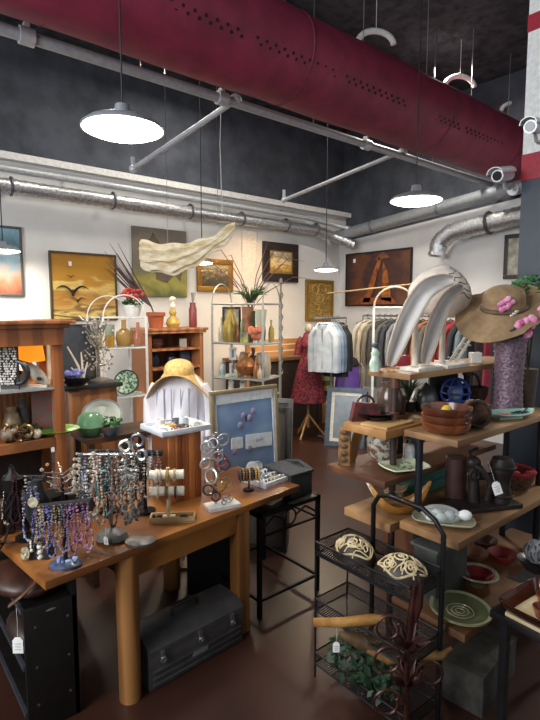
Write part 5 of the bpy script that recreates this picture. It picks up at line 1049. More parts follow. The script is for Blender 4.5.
b = MB(); b.ball((dw*.5, .0, .50), (.022, .004, .006), 10, 6); part(t, 'slot', b, M('#5d5a55', .5))
t = thing('leather_bag', 'slouched brown leather bag lying on top of the black shelf unit', 'bag', (sx0+.03, sy0+.16, szt), .2)
b = MB(); b.ball((0, .05, .045), (.10, .17, .05), 18, 12); b.ball((.02, -.05, .04), (.07, .09, .04), 14, 9); part(t, 'body', b, M('#4a2c20', .45, 0, '#2e1a12', 9, .4))
b = MB(); b.tube([(-.09, -.10, .02), (-.06, -.14, .06), (.0, -.13, .085), (.04, -.06, .08), (.02, .06, .095)], .012, n=8, flat=.5); part(t, 'strap', b, M('#5a3826', .5))
b = MB(); [b.ball((x, .02, .05), (.055, .13, .048), 14, 9) for x in (-.02, .07)]; solo('leather_shoes', b, M('#3a2a24', .5, 0, '#251a16', 12, .3), 'dark leather shoes on the middle tier of the black shelf unit', 'shoes', (sx0+.06, sy0+.2, .29), 0)
o = D(16, 648, 1.9); price_tag((sx0-.012, sy0+.06, .40), CAMRZ, 'large white price tag hanging from the black shelf unit', 1.9, 0, .12)
t = thing('shopping_bag', 'black shopping bag on the floor beneath the jewelry table', 'bag', Z(212, 585, 0), CAMRZ+.2)
b = MB(); b.prism([(-.15, -.08), (.15, -.08), (.15, .08), (-.15, .08)], 0, .36); part(t, 'body', b, M('#141215', .6, 0, '#0b0a0c', 7, .6))
b = MB(); [b.tube([(-.06, y, .35), (-.05, y, .44), (.05, y, .44), (.06, y, .35)], .006, n=6) for y in (-.08, .08)]; part(t, 'handle', b, BLACK)
price_tag(Vector(Z(212, 585, 0))+Vector((0, 0, .40))+fr*.11, CAMRZ+.2, 'white price tag on the black shopping bag under the table', 1.5)
# ================================================================ industrial pipe shelves
BW = lambda c, c2: WD(c, c2, 9, .55, (.12, 1, 1))
PIPE = M('#2b2f36', .45, .6)
FX0, FX1, FY0, FY1 = 1.955, 3.0, 1.115, 1.385
t = thing('pipe_shelf', 'front plank and black pipe shelf holding the wooden bowls and hat vase', 'shelf unit', (FX0, FY0, 0))
fl_ = FX1-FX0
part(t, 'board', MB().box((fl_/2, (FY1-FY0)/2, 1.135), (fl_, FY1-FY0, .03), bev=.004), BW('#a07c56', '#7a5a3c'))
part(t, 'board', MB().box(((fl_-.08)/2, .08, .7325), (fl_+.08, .29, .035), bev=.004), BW('#947049', '#6f5032'))
part(t, 'board', MB().box(((fl_-.12)/2, .05, .3825), (fl_+.12, .36, .035), bev=.004), BW('#7d5636', '#5c3c22'))
for x, y in ((.045, .215), (.9, .215), (.9, .03)):
    b = MB(); b.cyl((x, y, 0), (x, y, 1.12), .017, n=14); part(t, 'pipe_leg', b, PIPE)
    for z in (.715, 1.12, .365): part(t, 'pipe_flange', MB().cyl((x, y, z-.02), (x, y, z), .026, n=14), PIPE)
    part(t, 'floor_flange', MB().cyl((x, y, 0), (x, y, .012), .045, n=18), PIPE)
RX0, RY0, RY1 = 1.86, 1.42, 1.67
t = thing('pipe_shelf', 'rear plank and pipe shelf with the wing sculptures on its top board', 'shelf unit', (RX0, RY0, 0))
part(t, 'board', MB().box((.16+.60, .11, 1.385), (1.20, .25, .03), bev=.004), BW('#b08a60', '#8a6642'))
part(t, 'board', MB().box((.5, .125, 1.13), (1.0, .26, .04), bev=.004), BW('#c29666', '#a07343'))
part(t, 'board', MB().box((.5, .16, .905), (1.04, .36, .03), bev=.004), BW('#6d4528', '#4f301b'))
part(t, 'board', MB().box((.5, .10, .70), (1.0, .28, .04), bev=.004), BW('#a58056', '#805e3c'))
for x, y in ((.20, .10), (.93, .13)):
    b = MB(); b.cyl((x, y, 0), (x, y, 1.37), .017, n=14); part(t, 'pipe_leg', b, M('#4a3a36', .5, .4) if x < .5 else PIPE)
    for z in (1.37, 1.20, .885, .68): part(t, 'pipe_flange', MB().cyl((x, y, z-.05), (x, y, z), .025, n=14), M('#6d4a3c', .5, .4))
    part(t, 'floor_flange', MB().cyl((x, y, 0), (x, y, .012), .045, n=18), PIPE)
ZB1, ZB2, ZB3, ZB4 = 1.40, 1.15, .75, .40; ZR2, ZR3, ZR4 = 1.15, .92, .72
# wing sculptures
def wing(p, path, wmax, lab, post, k, rzz=CAMRZ):
    t = thing('wing_sculpture', lab, 'sculpture', p, rzz)
    P = [Vector((x, y, z)) for x, y, z in path]
    def cat(u):
        q = u*(len(P)-1); i = min(int(q), len(P)-2); f = q-i
        p0, p1, p2, p3 = P[max(i-1, 0)], P[i], P[i+1], P[min(i+2, len(P)-1)]
        return .5*((2*p1)+(p2-p0)*f+(2*p0-5*p1+4*p2-p3)*f*f+(3*p1-p0-3*p2+p3)*f**3)
    def f(u, v):
        c = cat(u); d = cat(min(1, u+.01))-cat(max(0, u-.01)); d.normalize()
        n = Vector((0, -1, 0)); s = d.cross(n).normalized(); w = wmax*(math.sin(PI*min(.97, .04+u*.93))**.62)
        q = (v-.5)*2
        return c+s*(w*q)+n*(-.06*(1-q*q)*min(1, w/wmax+.2))
    b = MB(); b.sheet(f, 30, 14, .007); part(t, 'carved_wing', b, M('#ece9e4', .6, 0, '#d2cecb', 8, .25, stretch=(1, 1, .3)))
    b = MB(); b.tube([f(i/24, 1)+Vector((0, -.004, 0)) for i in range(1, 24)], .006, n=6); b.tube([f(i/24, 0)+Vector((0, -.004, 0)) for i in range(1, 24)], .006, n=6); part(t, 'rolled_edge', b, M('#c9b9a8', .6))
    b = MB(); b.cyl((post, .055, .014), (post, .055, k), .016, .014, n=12); part(t, 'post', b, M('#e3ddd0', .6))
    b = MB(); b.box((post+.02, .0, .009), (.20, .115, .018), rz=.65, bev=.003); part(t, 'base_plate', b, M('#e0dcd2', .6)); return t
wp = Z(415, 370, ZB1); wp.y = 1.54; wp.x = 2.14; wp += RT*.05
wing(wp, [(-.115, -.02, .02), (-.085, -.025, .12), (-.03, -.025, .26), (.05, 0, .39), (.14, .03, .44), (.22, .06, .45)], .047, 'tall whitewashed wing sculpture curling over, nearer the shelf end', .03, .33)
wp2 = Vector((2.40, 1.50, ZB1))
wing(wp2, [(-.08, -.03, .02), (-.06, -.03, .10), (-.02, -.02, .24), (.05, 0, .37), (.13, .02, .43)], .038, 'slimmer whitewashed wing sculpture standing behind the tan hat', .04, .32)
# painted shell-backed panel above the wings
t = thing('lettered_shell', 'rounded cream shell with dark lettering-like strokes and lace edge behind the wings', 'ornament', (2.60, 1.56, ZB1), CAMRZ)
def fan(u, v):
    a = 2*PI*u; k = math.sin(v*PI/2); x, z = .165*k*math.cos(a), .125*k*math.sin(a)
    return (-.06+x*1.02+z*.25, -.07*math.cos(v*PI/2), .41+z*1.05-.35*x*(x > 0))
b = MB(); b.sheet(fan, 32, 10, .006, True); part(t, 'shell', b, M('#e6ded2', .7, 0, '#d2c2b6', 14, .3))
b = MB()
for i in range(5): b.tube([Vector(fan(.02+.05*i+.02*math.sin(j*1.8), .35+.11*j))+Vector((0, -.004, 0)) for j in range(6)], .0045, n=5)
b.tube([Vector(fan(.55-.03*i, .75+.05*math.sin(i)))+Vector((0, -.004, 0)) for i in range(12)], .003, n=5)
part(t, 'dark_strokes', b, M('#4a3f40', .7), 'dark lettering-like strokes')
b = MB(); b.tube([Vector(fan(i/30, 1)) for i in range(30)], .008, True, 6); part(t, 'lace_edge', b, M('#c9b8a6', .7, 0, '#8d7a70', 60))
b = MB(); b.cyl((-.02, .02, .0), (-.02, .02, .36), .008); b.box((-.02, .0, .008), (.09, .08, .016)); part(t, 'stand', b, M('#e0dbd0', .6))
t = thing('carved_comb', 'whitewashed slatted carving leaning beside the hat vase', 'carving', (2.62, 1.47, ZB1), CAMRZ)
b = MB(); b.box((-.02, 0, .12), (.012, .012, .26), ry=.55); b.box((.012, 0, .115), (.012, .012, .25), ry=.55)
for i in range(7): b.box((-.07+.025*i, 0, .035+.04*(i*.65)), (.05, .006, .008), ry=.3)
part(t, 'slats', b, M('#d8cfbf', .7)); b = MB(); b.box((-.04, .02, .006), (.1, .06, .012)); part(t, 'foot', b, M('#d8cfbf', .7))
b = MB(); b.box((0, 0, .03), (.06, .05, .06), bev=.004); solo('gift_box', b, M('#e9e7e2', .6), 'little white box between the carved comb and the hat vase', 'box', (2.75, 1.48, ZB1), CAMRZ)
t = thing('ceramic_figurine', 'small white and green ceramic figurine at the end of the top board', 'figurine', (1.985, 1.585, ZB1), CAMRZ)
b = MB(); b.lathe([(0, 0), (.025, 0), (.028, .04), (.018, .07), (.022, .09), (.01, .11), (0, .115)], n=14); part(t, 'body', b, M('#e4e4de', .4, 0, '#8fb89a', 30))
b = MB(); b.ball((0, 0, .128), (.02, .02, .012)); part(t, 'hat', b, M('#3f4a5e', .5))
t = thing('red_purse', 'small red purse on the top board behind the wings', 'purse', (2.22, 1.62, ZB1), CAMRZ)
b = MB(); b.box((0, 0, .035), (.13, .03, .06), bev=.014); part(t, 'body', b, M('#a8344a', .5)); b = MB(); b.tube(arc((0, 0, .06), .045, 0, PI, 10), .004, n=5); part(t, 'handle', b, M('#7d2434', .5))
# vase and hat
vp = Vector((2.74, 1.28, ZB2))
t = thing('textured_vase', 'tall scaly purple-brown vase carrying the tan hat', 'vase', vp)
b = MB(); pr = []
for i in range(31):
    z = .43*i/30; r = .078-.012*math.sin(min(1, z/.2)*PI*.5)+.018*(z/.43)**2+.005*(i % 2); pr.append((r, z))
b.lathe([(0, 0)]+pr+[(.07, .435), (.06, .45), (.055, .56), (.04, .60), (0, .61)], n=30, wob=.03, nw=15); part(t, 'body', b, M('#8a7482', .4, .35, '#5d4a56', 70, .7))
hp = vp+Vector((0, 0, .555))-RT*.045
t = thing('sun_hat', 'wide-brimmed tan felt hat with pink flowers resting on the textured vase', 'hat', hp, CAMRZ)
hm = rot(.28, -.12, 0)
def ht(u, v):
    a = 2*PI*u
    if v < .5:
        k = v/.5; r = .098*math.sin(min(1, k*1.35)*PI/2)*(1 if k < .75 else 1+.06*(k-.75)); z = .125*(1-k**2.4)+.0
        z = .125*math.cos(min(1, k)*PI/2)**.75 if k < 1 else 0
        return (r*1.05*math.cos(a), r*math.sin(a)*.95, z)
    k = (v-.5)/.5; r = .10+.125*k
    z = -.015*k-.085*k*abs(math.cos(a-.5))**2*(1.0 if math.cos(a) < 0 else 0)-.03*k*max(0, -math.sin(a))+.06*k*max(0, math.sin(a+.3))+.05*k*max(0, math.cos(a))
    return (r*1.08*math.cos(a), r*math.sin(a), z)
b = MB(); b.sheet(ht, 48, 30, .004, True); b.xform(hm); part(t, 'felt', b, M('#9c8262', .9, 0, '#8b7254', 30, .25))
b = MB(); b.torus((0, 0, .012), .106, .012, n=34, sx=1.05); b.xform(hm); part(t, 'hat_band', b, M('#6a5644', .8))
def flower(c, k, n=9):
    b = MB(); c = Vector(c)
    for i in range(n):
        a = 2*PI*i/n*1.9; q = Vector((math.cos(a), -.35-.3*R(), math.sin(a)))*k*(.5+.35*(i % 2)); b.ball(c+q, (k*.45, k*.3, k*.38), 7, 5, ry=a)
    b.xform(hm); return b
part(t, 'flower', flower((-.04, -.095, .06), .038), M('#e06aa8', .6, 0, '#f3b3d2', 40)); part(t, 'flower', flower((.035, -.165, -.04), .052, 12), M('#d84a92', .6, 0, '#f7c2da', 40)); part(t, 'flower', flower((.15, -.12, .02), .034), M('#d84a92', .6, 0, '#f7c2da', 40))
b = MB(); b.ball((-.03, -.185, -.075), (.03, .015, .03)); [b.ball((.0+.03*math.cos(i), -.19, -.07+.02*math.sin(i*2)), (.02, .004, .012), 6, 4, ry=i) for i in range(6)]; b.xform(hm); part(t, 'dark_leaves', b, M('#3d3d3a', .7))
b = MB(); [b.ball((-.01+.012*i, -.118, .0+.009*i), (.012, .006, .009), 8, 6) for i in range(3)]; b.xform(hm); part(t, 'pearl_pin', b, M('#d9d2c4', .3, .4))
t = thing('leafy_plant', 'bright green leafy plant in a tall pot beside the hat vase', 'potted plant', (2.96, 1.275, ZB2))
b = MB(); b.lathe([(0, 0), (.04, 0), (.055, .22), (.048, .22), (0, .2)], n=16); part(t, 'pot', b, M('#5d5048', .6))
part(t, 'leaves', foliage(220, .10, .10, .20, .05, (0, 0, .60)), M('#4a8f4a', .6, 0, '#2a6030', 30)); b = MB(); [b.tube([(0, 0, .2), (U(-.05, .05), U(-.05, .05), .70)], .004, n=5) for i in range(5)]; part(t, 'stem', b, M('#4a3d2a', .7))
# second board: stacked bowls
bp = Vector((2.06, 1.235, ZB2))
RIM = M('#6d3f24', .3, 0, '#4a2816', 12)
def wbowl(p, r, h, lab, c, c2):
    b = MB(); b.lathe([(0, 0), (r*.66, 0), (r*.9, h*.3), (r, h*.75), (r, h), (r*.93, h), (r*.84, h*.4), (r*.6, .01), (0, .01)], n=36, wob=.02, nw=4); return solo('wooden_bowl', b, WD(c, c2, 12, .3, (1, 1, .3), .3), lab, 'bowl', p, .3, 'stacked wooden bowls')
wbowl(bp, .105, .05, 'bottom reddish wooden bowl of the stack of three', '#8a4c2e', '#66361e')
wbowl(bp+Vector((0, 0, .034)), .107, .05, 'middle wooden bowl of the stack of three', '#7d462c', '#5a301c')
wbowl(bp+Vector((0, 0, .068)), .109, .052, 'topmost wooden bowl of the stack, holding a yellow lime', '#734029', '#50291a')
b = MB(); b.ball((0, 0, .02), (.032, .024, .02), 12, 9); b.ball((.03, 0, .02), .006); solo('lemon', b, M('#d9b82f', .5, 0, '#c2a022', 20), 'yellow lemon lying in the topmost wooden bowl', 'fruit', bp+Vector((.0, -.0, .083)), .4)
t = thing('burl_bowl', 'rough round burl wood bowl on its side next to the bowl stack', 'bowl', Vector((2.255, 1.205, ZB2+.062)), CAMRZ)
m_ = rot(PI/2-.25, 0, 0)
b = MB(); b.lathe([(0, -.042), (.048, -.036), (.072, 0), (.066, .03), (.054, .036), (.042, .014), (0, -.004)], n=24, wob=.05, nw=7, m=m_); part(t, 'bowl', b, M('#5d3d2a', .6, 0, '#2e1d14', 22, .6))
b = MB(); b.torus((0, -.033, .009), .058, .008, (PI/2-.25, 0, 0), 24, 6); part(t, 'bark_rim', b, M('#3a2a20', .8, 0, '#1f1610', 40, .8))
t = thing('surfboard_dish', 'turquoise leaf-shaped dish painted with red flowers and palm trees', 'dish', Vector((2.575, 1.20, ZB2)), CAMRZ+.3)
def sd(u, v): w = .075*math.sin(PI*u)**.75; return (-.16+.32*u, w*(v*2-1), .012+.02*(2*v-1)**2+.012*abs(2*u-1)**3)
b = MB(); b.sheet(sd, 26, 10, .006); b.box((0, 0, .006), (.14, .06, .012)); part(t, 'dish', b, M('#b9d6c9', .2, 0, '#8fc0b2', 7))
b = MB(); [b.ball((-.045+.03*math.cos(i*1.9), -.02+.02*math.sin(i*2.3), .024), (.016, .014, .004), 8, 5) for i in range(9)]; part(t, 'red_flowers', b, M('#c23a3a', .4, 0, '#e08a4a', 60))
b = MB(); b.tube([(.04, .02, .022), (.09, -.005, .024), (.14, .02, .04)], .004, n=5); [b.ball((.09+.02*math.cos(i*1.2), .02*math.sin(i*1.2), .027), (.018, .005, .003), 6, 4, rz=i*1.2) for i in range(5)]; part(t, 'painted_palms', b, M('#1f3a3a', .5))
b = MB(); b.torus((0, 0, 0), .01, .002)
# rear second board items
t = thing('wire_globe', 'cobalt blue wire globe ornament below the top board', 'ornament', Vector((2.64, 1.53, ZR2)), CAMRZ)
b = MB(); [b.torus((0, 0, .085), .08, .006, (PI/2, 0, a), 26, 6) for a in (0, .8, 1.6, 2.4)]; [b.torus((0, 0, .085+z), math.sqrt(.08**2-z*z), .006, (0, 0, 0), 26, 6) for z in (-.04, 0, .04)]; part(t, 'wire_ball', b, M('#2c4a9a', .4)); b = MB(); b.ball((0, 0, .08), .045); part(t, 'grey_core', b, M('#7d8fa0', .4)); part(t, 'foot', MB().cyl((0, 0, 0), (0, 0, .012), .04), M('#2c4a9a', .4))
vase('glass_jar', 'dark smoky glass jar beside the pipe under the top board', Vector((2.13, 1.60, ZR2)), [(0, 0), (.04, 0), (.065, .04), (.065, .12), (.045, .16), (.05, .18), (0, .18)], M('#3a302e', .15, .2, '#6d5a50', 8), 'jar')
b = MB(); [b.lathe(hollow([(0, z), (.05, z), (.085+.004*i, z+.02)]), n=28) for i, z in enumerate((0, .013, .026))]; solo('black_plates', b, M('#2a2a2d', .2), 'glossy black dishes nested on the rear second board', 'dish', Vector((2.0, 1.59, ZR2)), 0)
t = thing('handbag', 'dark red and brown patterned handbag behind the plywood board', 'bag', Vector((2.03, 1.85, 1.03)), CAMRZ+.2)
t.location = Vector((1.965, 1.66, ZR2)); b = MB(); b.prism([(-.07, 0), (.09, 0), (.07, .085), (-.05, .095)], -.02, .02, rot(PI/2, 0, 0)); part(t, 'body', b, M('#7d2f34', .5, 0, '#3a2a26', 22, .4)); b = MB(); b.tube(arc((.01, 0, .08), .045, 0, PI, 10), .006, n=6); part(t, 'strap', b, M('#3a2620', .5))
t.location = Vector((1.965, 1.635, ZR2))
b = MB(); b.box((0, 0, .006), (.22, .15, .012), bev=.002); solo('plywood_board', b, BW('#c9a878', '#b08d5c'), 'bare pale plywood board lying at the end of the second rear board', 'board', Vector((1.985, 1.505, ZR2)), .05)
vase('glass_tumbler', 'dark tinted glass tumbler beside the black dishes under the top board', Vector((2.24, 1.62, ZR2)), [(0, 0), (.03, 0), (.04, .1), (0, .09)], M('#4a4440', .15, .2), 'glass')
vase('tin_kettle', 'dull pewter kettle between the glass jar and the blue wire globe', Vector((2.42, 1.58, ZR2)), [(0, 0), (.06, 0), (.07, .06), (.05, .12), (.02, .14), (0, .16)], M('#5d5f60', .35, .7), 'kettle')
t = thing('grass_plant', 'dark spiky grass plant in a black pot under the top board by the pipe', 'potted plant', Vector((2.33, 1.63, ZR2)))
b = MB(); b.lathe([(0, 0), (.035, 0), (.045, .06), (0, .05)], n=14); part(t, 'pot', b, BLACK)
b = MB()
for q in range(40):
    a = U(0, 6.28); l = U(.03, .08); b.tube([(0, 0, .05), (l*.4*math.cos(a), l*.4*math.sin(a), .13), (l*math.cos(a), l*math.sin(a), U(.14, .2))], [.004, .004, .001], n=4)
part(t, 'blades', b, M('#3d4a2a', .6, 0, '#26301a', 30))
b = MB(); b.box((0, 0, .10), (.30, .014, .20), bev=.003); solo('chalkboard', b, M('#232528', .7, 0, '#32353a', 6), 'small dark chalkboard standing behind the blue wire globe', 'board', Vector((2.70, 1.645, ZR2)), .0)
t = thing('wicker_basket', 'dark wicker basket under the top board next to the hat vase', 'basket', Vector((2.82, 1.53, ZR2)))
b = MB(); b.lathe([(0, 0), (.06, 0), (.085, .05), (.09, .10), (.08, .10), (.07, .05), (0, .01)], n=24, wob=.03, nw=12); part(t, 'woven_body', b, M('#4a382a', .8, 0, '#2a1e16', 60, .8)); b = MB(); b.tube(arc((0, 0, .09), .085, 0, PI, 14), .007, n=6); part(t, 'handle', b, M('#4a382a', .8))
# third rear board
t = thing('mosaic_lamp', 'round mosaic lamp base in dark and bright glass chips on the lower rear board', 'lamp', Vector((2.10, 1.62, ZR3)))
b = MB(); b.lathe([(0, 0), (.05, 0), (.075, .05), (.08, .11), (.06, .16), (.03, .18), (0, .18)], n=26); part(t, 'globe', b, M('#6d4a3a', .3, 0, '#a8a89a', 45, .5, contrast=(.45, .55))); b = MB(); b.lathe([(0, .18), (.03, .18), (.02, .195), (0, .195)], n=14); part(t, 'cap', b, BRASS)
t = thing('leaf_plate', 'cream square plate painted with green leaves on the lower rear board', 'plate', Vector((2.07, 1.46, ZR3)), CAMRZ+.35)
def lp(u, v):
    x, y = (u*2-1), (v*2-1); k = max(abs(x), abs(y)); return (.115*x*(1-.12*y*y), .085*y*(1-.12*x*x), .008+.018*k**3)
b = MB(); b.sheet(lp, 14, 14, .006); part(t, 'plate', b, M('#e3e6cc', .25, 0, '#d6dcb8', 9))
b = MB(); [b.ball((.085*math.cos(i*1.1)*U(.3, 1), .055*math.sin(i*1.7), .0135), (.016, .006, .003), 6, 4, rz=i) for i in range(14)]; part(t, 'painted_leaves', b, M('#7d9a55', .4))
t = thing('lotion_bottle', 'white lotion bottle with a pump beside the leaf plate', 'bottle', Vector((2.20, 1.52, ZR3)), CAMRZ)
b = MB(); b.lathe([(0, 0), (.024, 0), (.026, .07), (.02, .09), (.008, .095), (0, .095)], n=18); part(t, 'bottle', b, M('#e4e6e6', .3)); b = MB(); b.cyl((0, 0, .09), (0, 0, .12), .007); b.cyl((0, 0, .12), (-.03, 0, .122), .005); part(t, 'pump', b, M('#6d7f80', .3))
part(t, 'paper_label', MB().cyl((0, 0, .02), (0, 0, .06), .0262, n=18), M('#c9cfcd', .6))
for x, y, w, h, lab, c in ((2.26, 1.66, .09, .12, 'black framed tile leaning on the lower rear board behind the bottle', '#4a4f52'), (2.38, 1.62, .085, .11, 'black framed tile next to the pipe on the lower rear board', '#6d6a60')): frame_stand(Vector((x, y, ZR3)), w, h, lab, CAMRZ, '#1c1b1c', c)
t = thing('relief_carving', 'narrow carved and painted wooden panel standing at the board end', 'panel', Vector((1.89, 1.69, ZR3)), CAMRZ-.3)
b = MB(); b.box((0, 0, .095), (.06, .018, .19), bev=.004); part(t, 'board', b, M('#a0703f', .6, 0, '#4a3420', 26, .5)); b = MB(); [b.ball((0, -.01, .03+.035*i), (.02, .006, .013), 8, 6) for i in range(5)]; part(t, 'carved_knots', b, M('#5d4228', .6))
b = MB(); b.box((0, 0, .09), (.05, .012, .19), ry=.25, bev=.003); solo('wooden_plank', b, WD('#b58a58', '#8d6438', 14), 'pale wooden offcut leaning against the mosaic lamp', 'board', Vector((1.98, 1.70, ZR3)), CAMRZ)
# canoe bowl
t = thing('boat_bowl', 'long boat-shaped wooden bowl with upswept pointed ends on the low rear board', 'bowl', Vector((2.02, 1.44, ZR4)), CAMRZ+.18)
def cb(u, v):
    x = -.15+.30*u; e = abs(2*u-1); w = .055*(1-e**2.2)+.004; a = PI*v
    return (x, -w*math.cos(a), .115*e**2.4+.05*(1-.3*e)-(.05-.0*e)*math.sin(a)*(1-e**3*.6))
b = MB(); b.sheet(cb, 30, 12, .006); part(t, 'hull', b, WD('#c99650', '#a06c30', 10, .35, (.2, 1, 1), .3)); b = MB(); b.tube([Vector(cb(i/30, 0))+Vector((0, -.002, -.006)) for i in range(1, 30)], .0035, n=5); part(t, 'dark_band', b, M('#2e2118', .5))
t = thing('cardboard_box', 'small open cardboard box behind the boat bowl', 'box', Vector((2.13, 1.56, ZR4)), .5)
b = MB(); b.box((0, 0, .03), (.11, .08, .06)); part(t, 'body', b, M('#c9ad86', .8)); b = MB(); b.box((-.07, 0, .065), (.05, .08, .003), ry=.5); b.box((0, -.05, .07), (.11, .04, .003), rx=-.6); part(t, 'flap', b, M('#d4b993', .8))
t = thing('green_crate', 'teal-green painted wooden crate behind the black coffee mill', 'crate', Vector((2.40, 1.58, ZR4)), .0)
b = MB(); [b.box((0, -.07+.0, .03+.055*i), (.26, .012, .05)) for i in range(3)]; part(t, 'front_slats', b, M('#3f7a70', .6, 0, '#336358', 14)); b = MB(); b.box((-.125, 0, .083), (.012, .14, .165)); b.box((.125, 0, .083), (.012, .14, .165)); b.box((0, 0, .006), (.25, .14, .012)); b.box((0, .07, .083), (.26, .012, .165)); part(t, 'sides', b, M('#387064', .6, 0, '#2c584e', 14))
# ---------------- third front board
t = thing('soap_dish', 'glazed oval platter with netted pale soaps at the end of the middle board', 'dish', Vector((2.005, 1.20, ZB3)), CAMRZ-.35)
def od(u, v): x, y = u*2-1, v*2-1; k = max(abs(x), abs(y)); return (.135*x*(1-.15*y*y), .075*y*(1-.15*x*x), .006+.02*k**4)
b = MB(); b.sheet(od, 16, 14, .005); part(t, 'platter', b, M('#a9a48c', .2, 0, '#8a8a74', 8))
t = thing('soap_bag', 'white net bag of round green-white soaps tied with a bow', 'soap bag', Vector((1.995, 1.205, ZB3+.008)), CAMRZ-.35)
b = MB(); b.ball((0, 0, .036), (.085, .055, .038), 18, 12); part(t, 'net', b, glass('#eef2f4', .22, .5)); b = MB(); [b.tube([(x-.03*math.cos(a), -.03*math.sin(a), .04), (x+.0, -.01, .06)], .006, n=5) for x in (.09,) for a in (0, .8, 1.6, 2.4, 3.1, 4, 5)]; b.ball((.1, -.005, .045), (.03, .03, .022), 9, 6); part(t, 'bow', b, M('#e9ecee', .7))
for i, (x, y) in enumerate(((-.045, -.02), (.0, -.025), (.035, .015), (-.02, .02))):
    b = MB(); b.ball((x, y, .026), .022, 14, 9); part(t, 'soap', b, M('#c2d6cc', .5, 0, '#d9dfdc', 12))
t = thing('coffee_mill', 'heavy black cast iron hand mill with crank arm on the middle board', 'hand mill', Vector((2.33, 1.19, ZB3)), CAMRZ)
CI = M('#2d2522', .5, .3, '#1d1716', 18, .5)
part(t, 'base_plate', MB().box((.0, 0, .012), (.34, .16, .024), rz=.25, bev=.006), CI)
b = MB(); b.lathe([(0, .02), (.045, .02), (.05, .06), (.038, .10), (.045, .15), (.06, .20), (.045, .24), (0, .25)], n=22, m=Matrix.Translation((.09, .0, 0))); b.torus((.09, 0, .06), .05, .008); b.torus((.09, 0, .2), .058, .008); part(t, 'mill_body', b, CI)
b = MB(); b.cyl((-.04, 0, .02), (-.05, 0, .20), .03, .024, n=14); b.ball((-.05, 0, .215), (.036, .03, .036)); b.tube([(-.05, 0, .21), (-.03, -.05, .20), (.01, -.06, .14), (.0, -.05, .05)], [.016, .014, .012, .014], n=10); b.torus((-.05, -.02, .16), .022, .007, (PI/2, 0, 0)); b.tube([(-.05, 0, .23), (-.07, 0, .27), (-.03, 0, .285)], .009, n=8); part(t, 'crank_arm', b, CI)
b = MB(); b.cyl((-.02, 0, .15), (.09, 0, .15), .018, n=12); part(t, 'axle', b, CI)
vase('brown_canister', 'tall straight dark brown canister behind the cast iron mill', Vector((2.30, 1.315, ZB3)), [(0, 0), (.05, 0), (.052, .22), (.045, .225), (0, .22)], M('#4a2d26', .5, 0, '#33201b', 10), 'canister')
price_tag(Vector((2.27, 1.13, ZB3+.17))+fr*.06, CAMRZ, 'white price tag dangling from the cast iron mill', 1.75, 0, .10).rotation_euler = (0, -.35, CAMRZ)
t = thing('gift_basket', 'woven basket tied with a red ribbon on the middle board', 'basket', Vector((2.72, 1.22, ZB3)), CAMRZ)
b = MB(); b.lathe([(0, 0), (.07, 0), (.10, .05), (.105, .09), (.095, .09), (.085, .05), (0, .01)], n=26, wob=.03, nw=13); part(t, 'woven_body', b, M('#6d4a34', .8, 0, '#3d281c', 60, .8)); b = MB(); b.torus((0, 0, .092), .10, .012); [b.ball((x, -.09, .10), (.035, .012, .018), 8, 6) for x in (-.04, .04)]; part(t, 'red_ribbon', b, M('#a8202c', .6))
# ---------------- bottom front board
t = plate('pottery_plate', 'large olive-green pottery plate with spiral rings on the low board', Vector((1.955, 1.075, ZB4)), .125, M('#54573f', .3, 0, '#43462f', 8), rz=0, tilt=.03, rimmat=M('#8d8f70', .3))
b = MB(); [b.torus((0, 0, .0135), q, .003, n=36, k=5) for q in (.018, .035, .055)]; part(t, 'spiral_rings', b, M('#7d7d60', .3))
t = thing('glazed_bowl', 'cream rimmed bowl with dark red glaze inside behind the pottery plate', 'bowl', Vector((2.24, 1.15, ZB4)), CAMRZ)
b = MB(); b.lathe([(0, 0), (.04, 0), (.085, .05), (.095, .055), (.09, .062), (.08, .058), (.045, .015), (0, .012)], n=30); part(t, 'bowl', b, M('#95937c', .2, 0, '#6f6d58', 10)); b = MB(); b.lathe([(0, .014), (.044, .017), (.076, .054), (.074, .056), (.04, .02), (0, .018)], n=30); part(t, 'red_glaze', b, M('#7d2a2a', .15, 0, '#4a1518', 9))
for x, y, r, c, c2, lab in ((2.43, 1.28, .075, '#8d5a3c', '#6a3f28', 'terracotta brown bowl at the back of the low board'), (2.54, 1.18, .07, '#a83c36', '#7d2a28', 'small red clay bowl on the low board'), (2.36, 1.36, .055, '#9a6a4c', '#7a4c34', 'tan clay cup behind the cream rimmed bowl'), (2.62, 1.32, .07, '#5d4034', '#3d2820', 'dark brown bowl at the far corner of the low board')):
    b = MB(); b.lathe([(0, 0), (r*.5, 0), (r, r*.6), (r*1.02, r*.75), (r*.93, r*.75), (r*.5, .014), (0, .012)], n=26); solo('clay_bowl', b, M(c, .4, 0, c2, 12), lab, 'bowl', Vector((x, y, ZB4)))
t = thing('yarn_ball', 'grey openwork woven ball in a dark bowl at the edge of the low board', 'ornament', Vector((2.58, 1.03, ZB4)))
b = MB(); [b.torus((0, 0, .10), .055, .004, (U(0, 6), U(0, 6), U(0, 6)), 24, 5) for i in range(16)]; b.ball((0, 0, .10), .045); part(t, 'woven_ball', b, M('#a3a3a8', .6, 0, '#6d6d72', 40)); b = MB(); b.lathe([(0, 0), (.04, 0), (.08, .05), (.085, .06), (.07, .05), (0, .03)], n=24); part(t, 'bowl', b, M('#26272c', .3))
t = thing('metal_bin', 'grey galvanised bin behind the wire rack under the middle board', 'bin', Vector((2.03, 1.24, ZB4)), .0)
b = MB(); b.prism([(-.10, -.06), (.16, -.06), (.16, .06), (-.10, .06)], 0, .24); part(t, 'body', b, M('#5d605c', .5, .5, '#454845', 7)); b = MB(); b.box((.03, 0, .245), (.28, .14, .012)); part(t, 'lid', b, M('#6d706c', .5, .5))
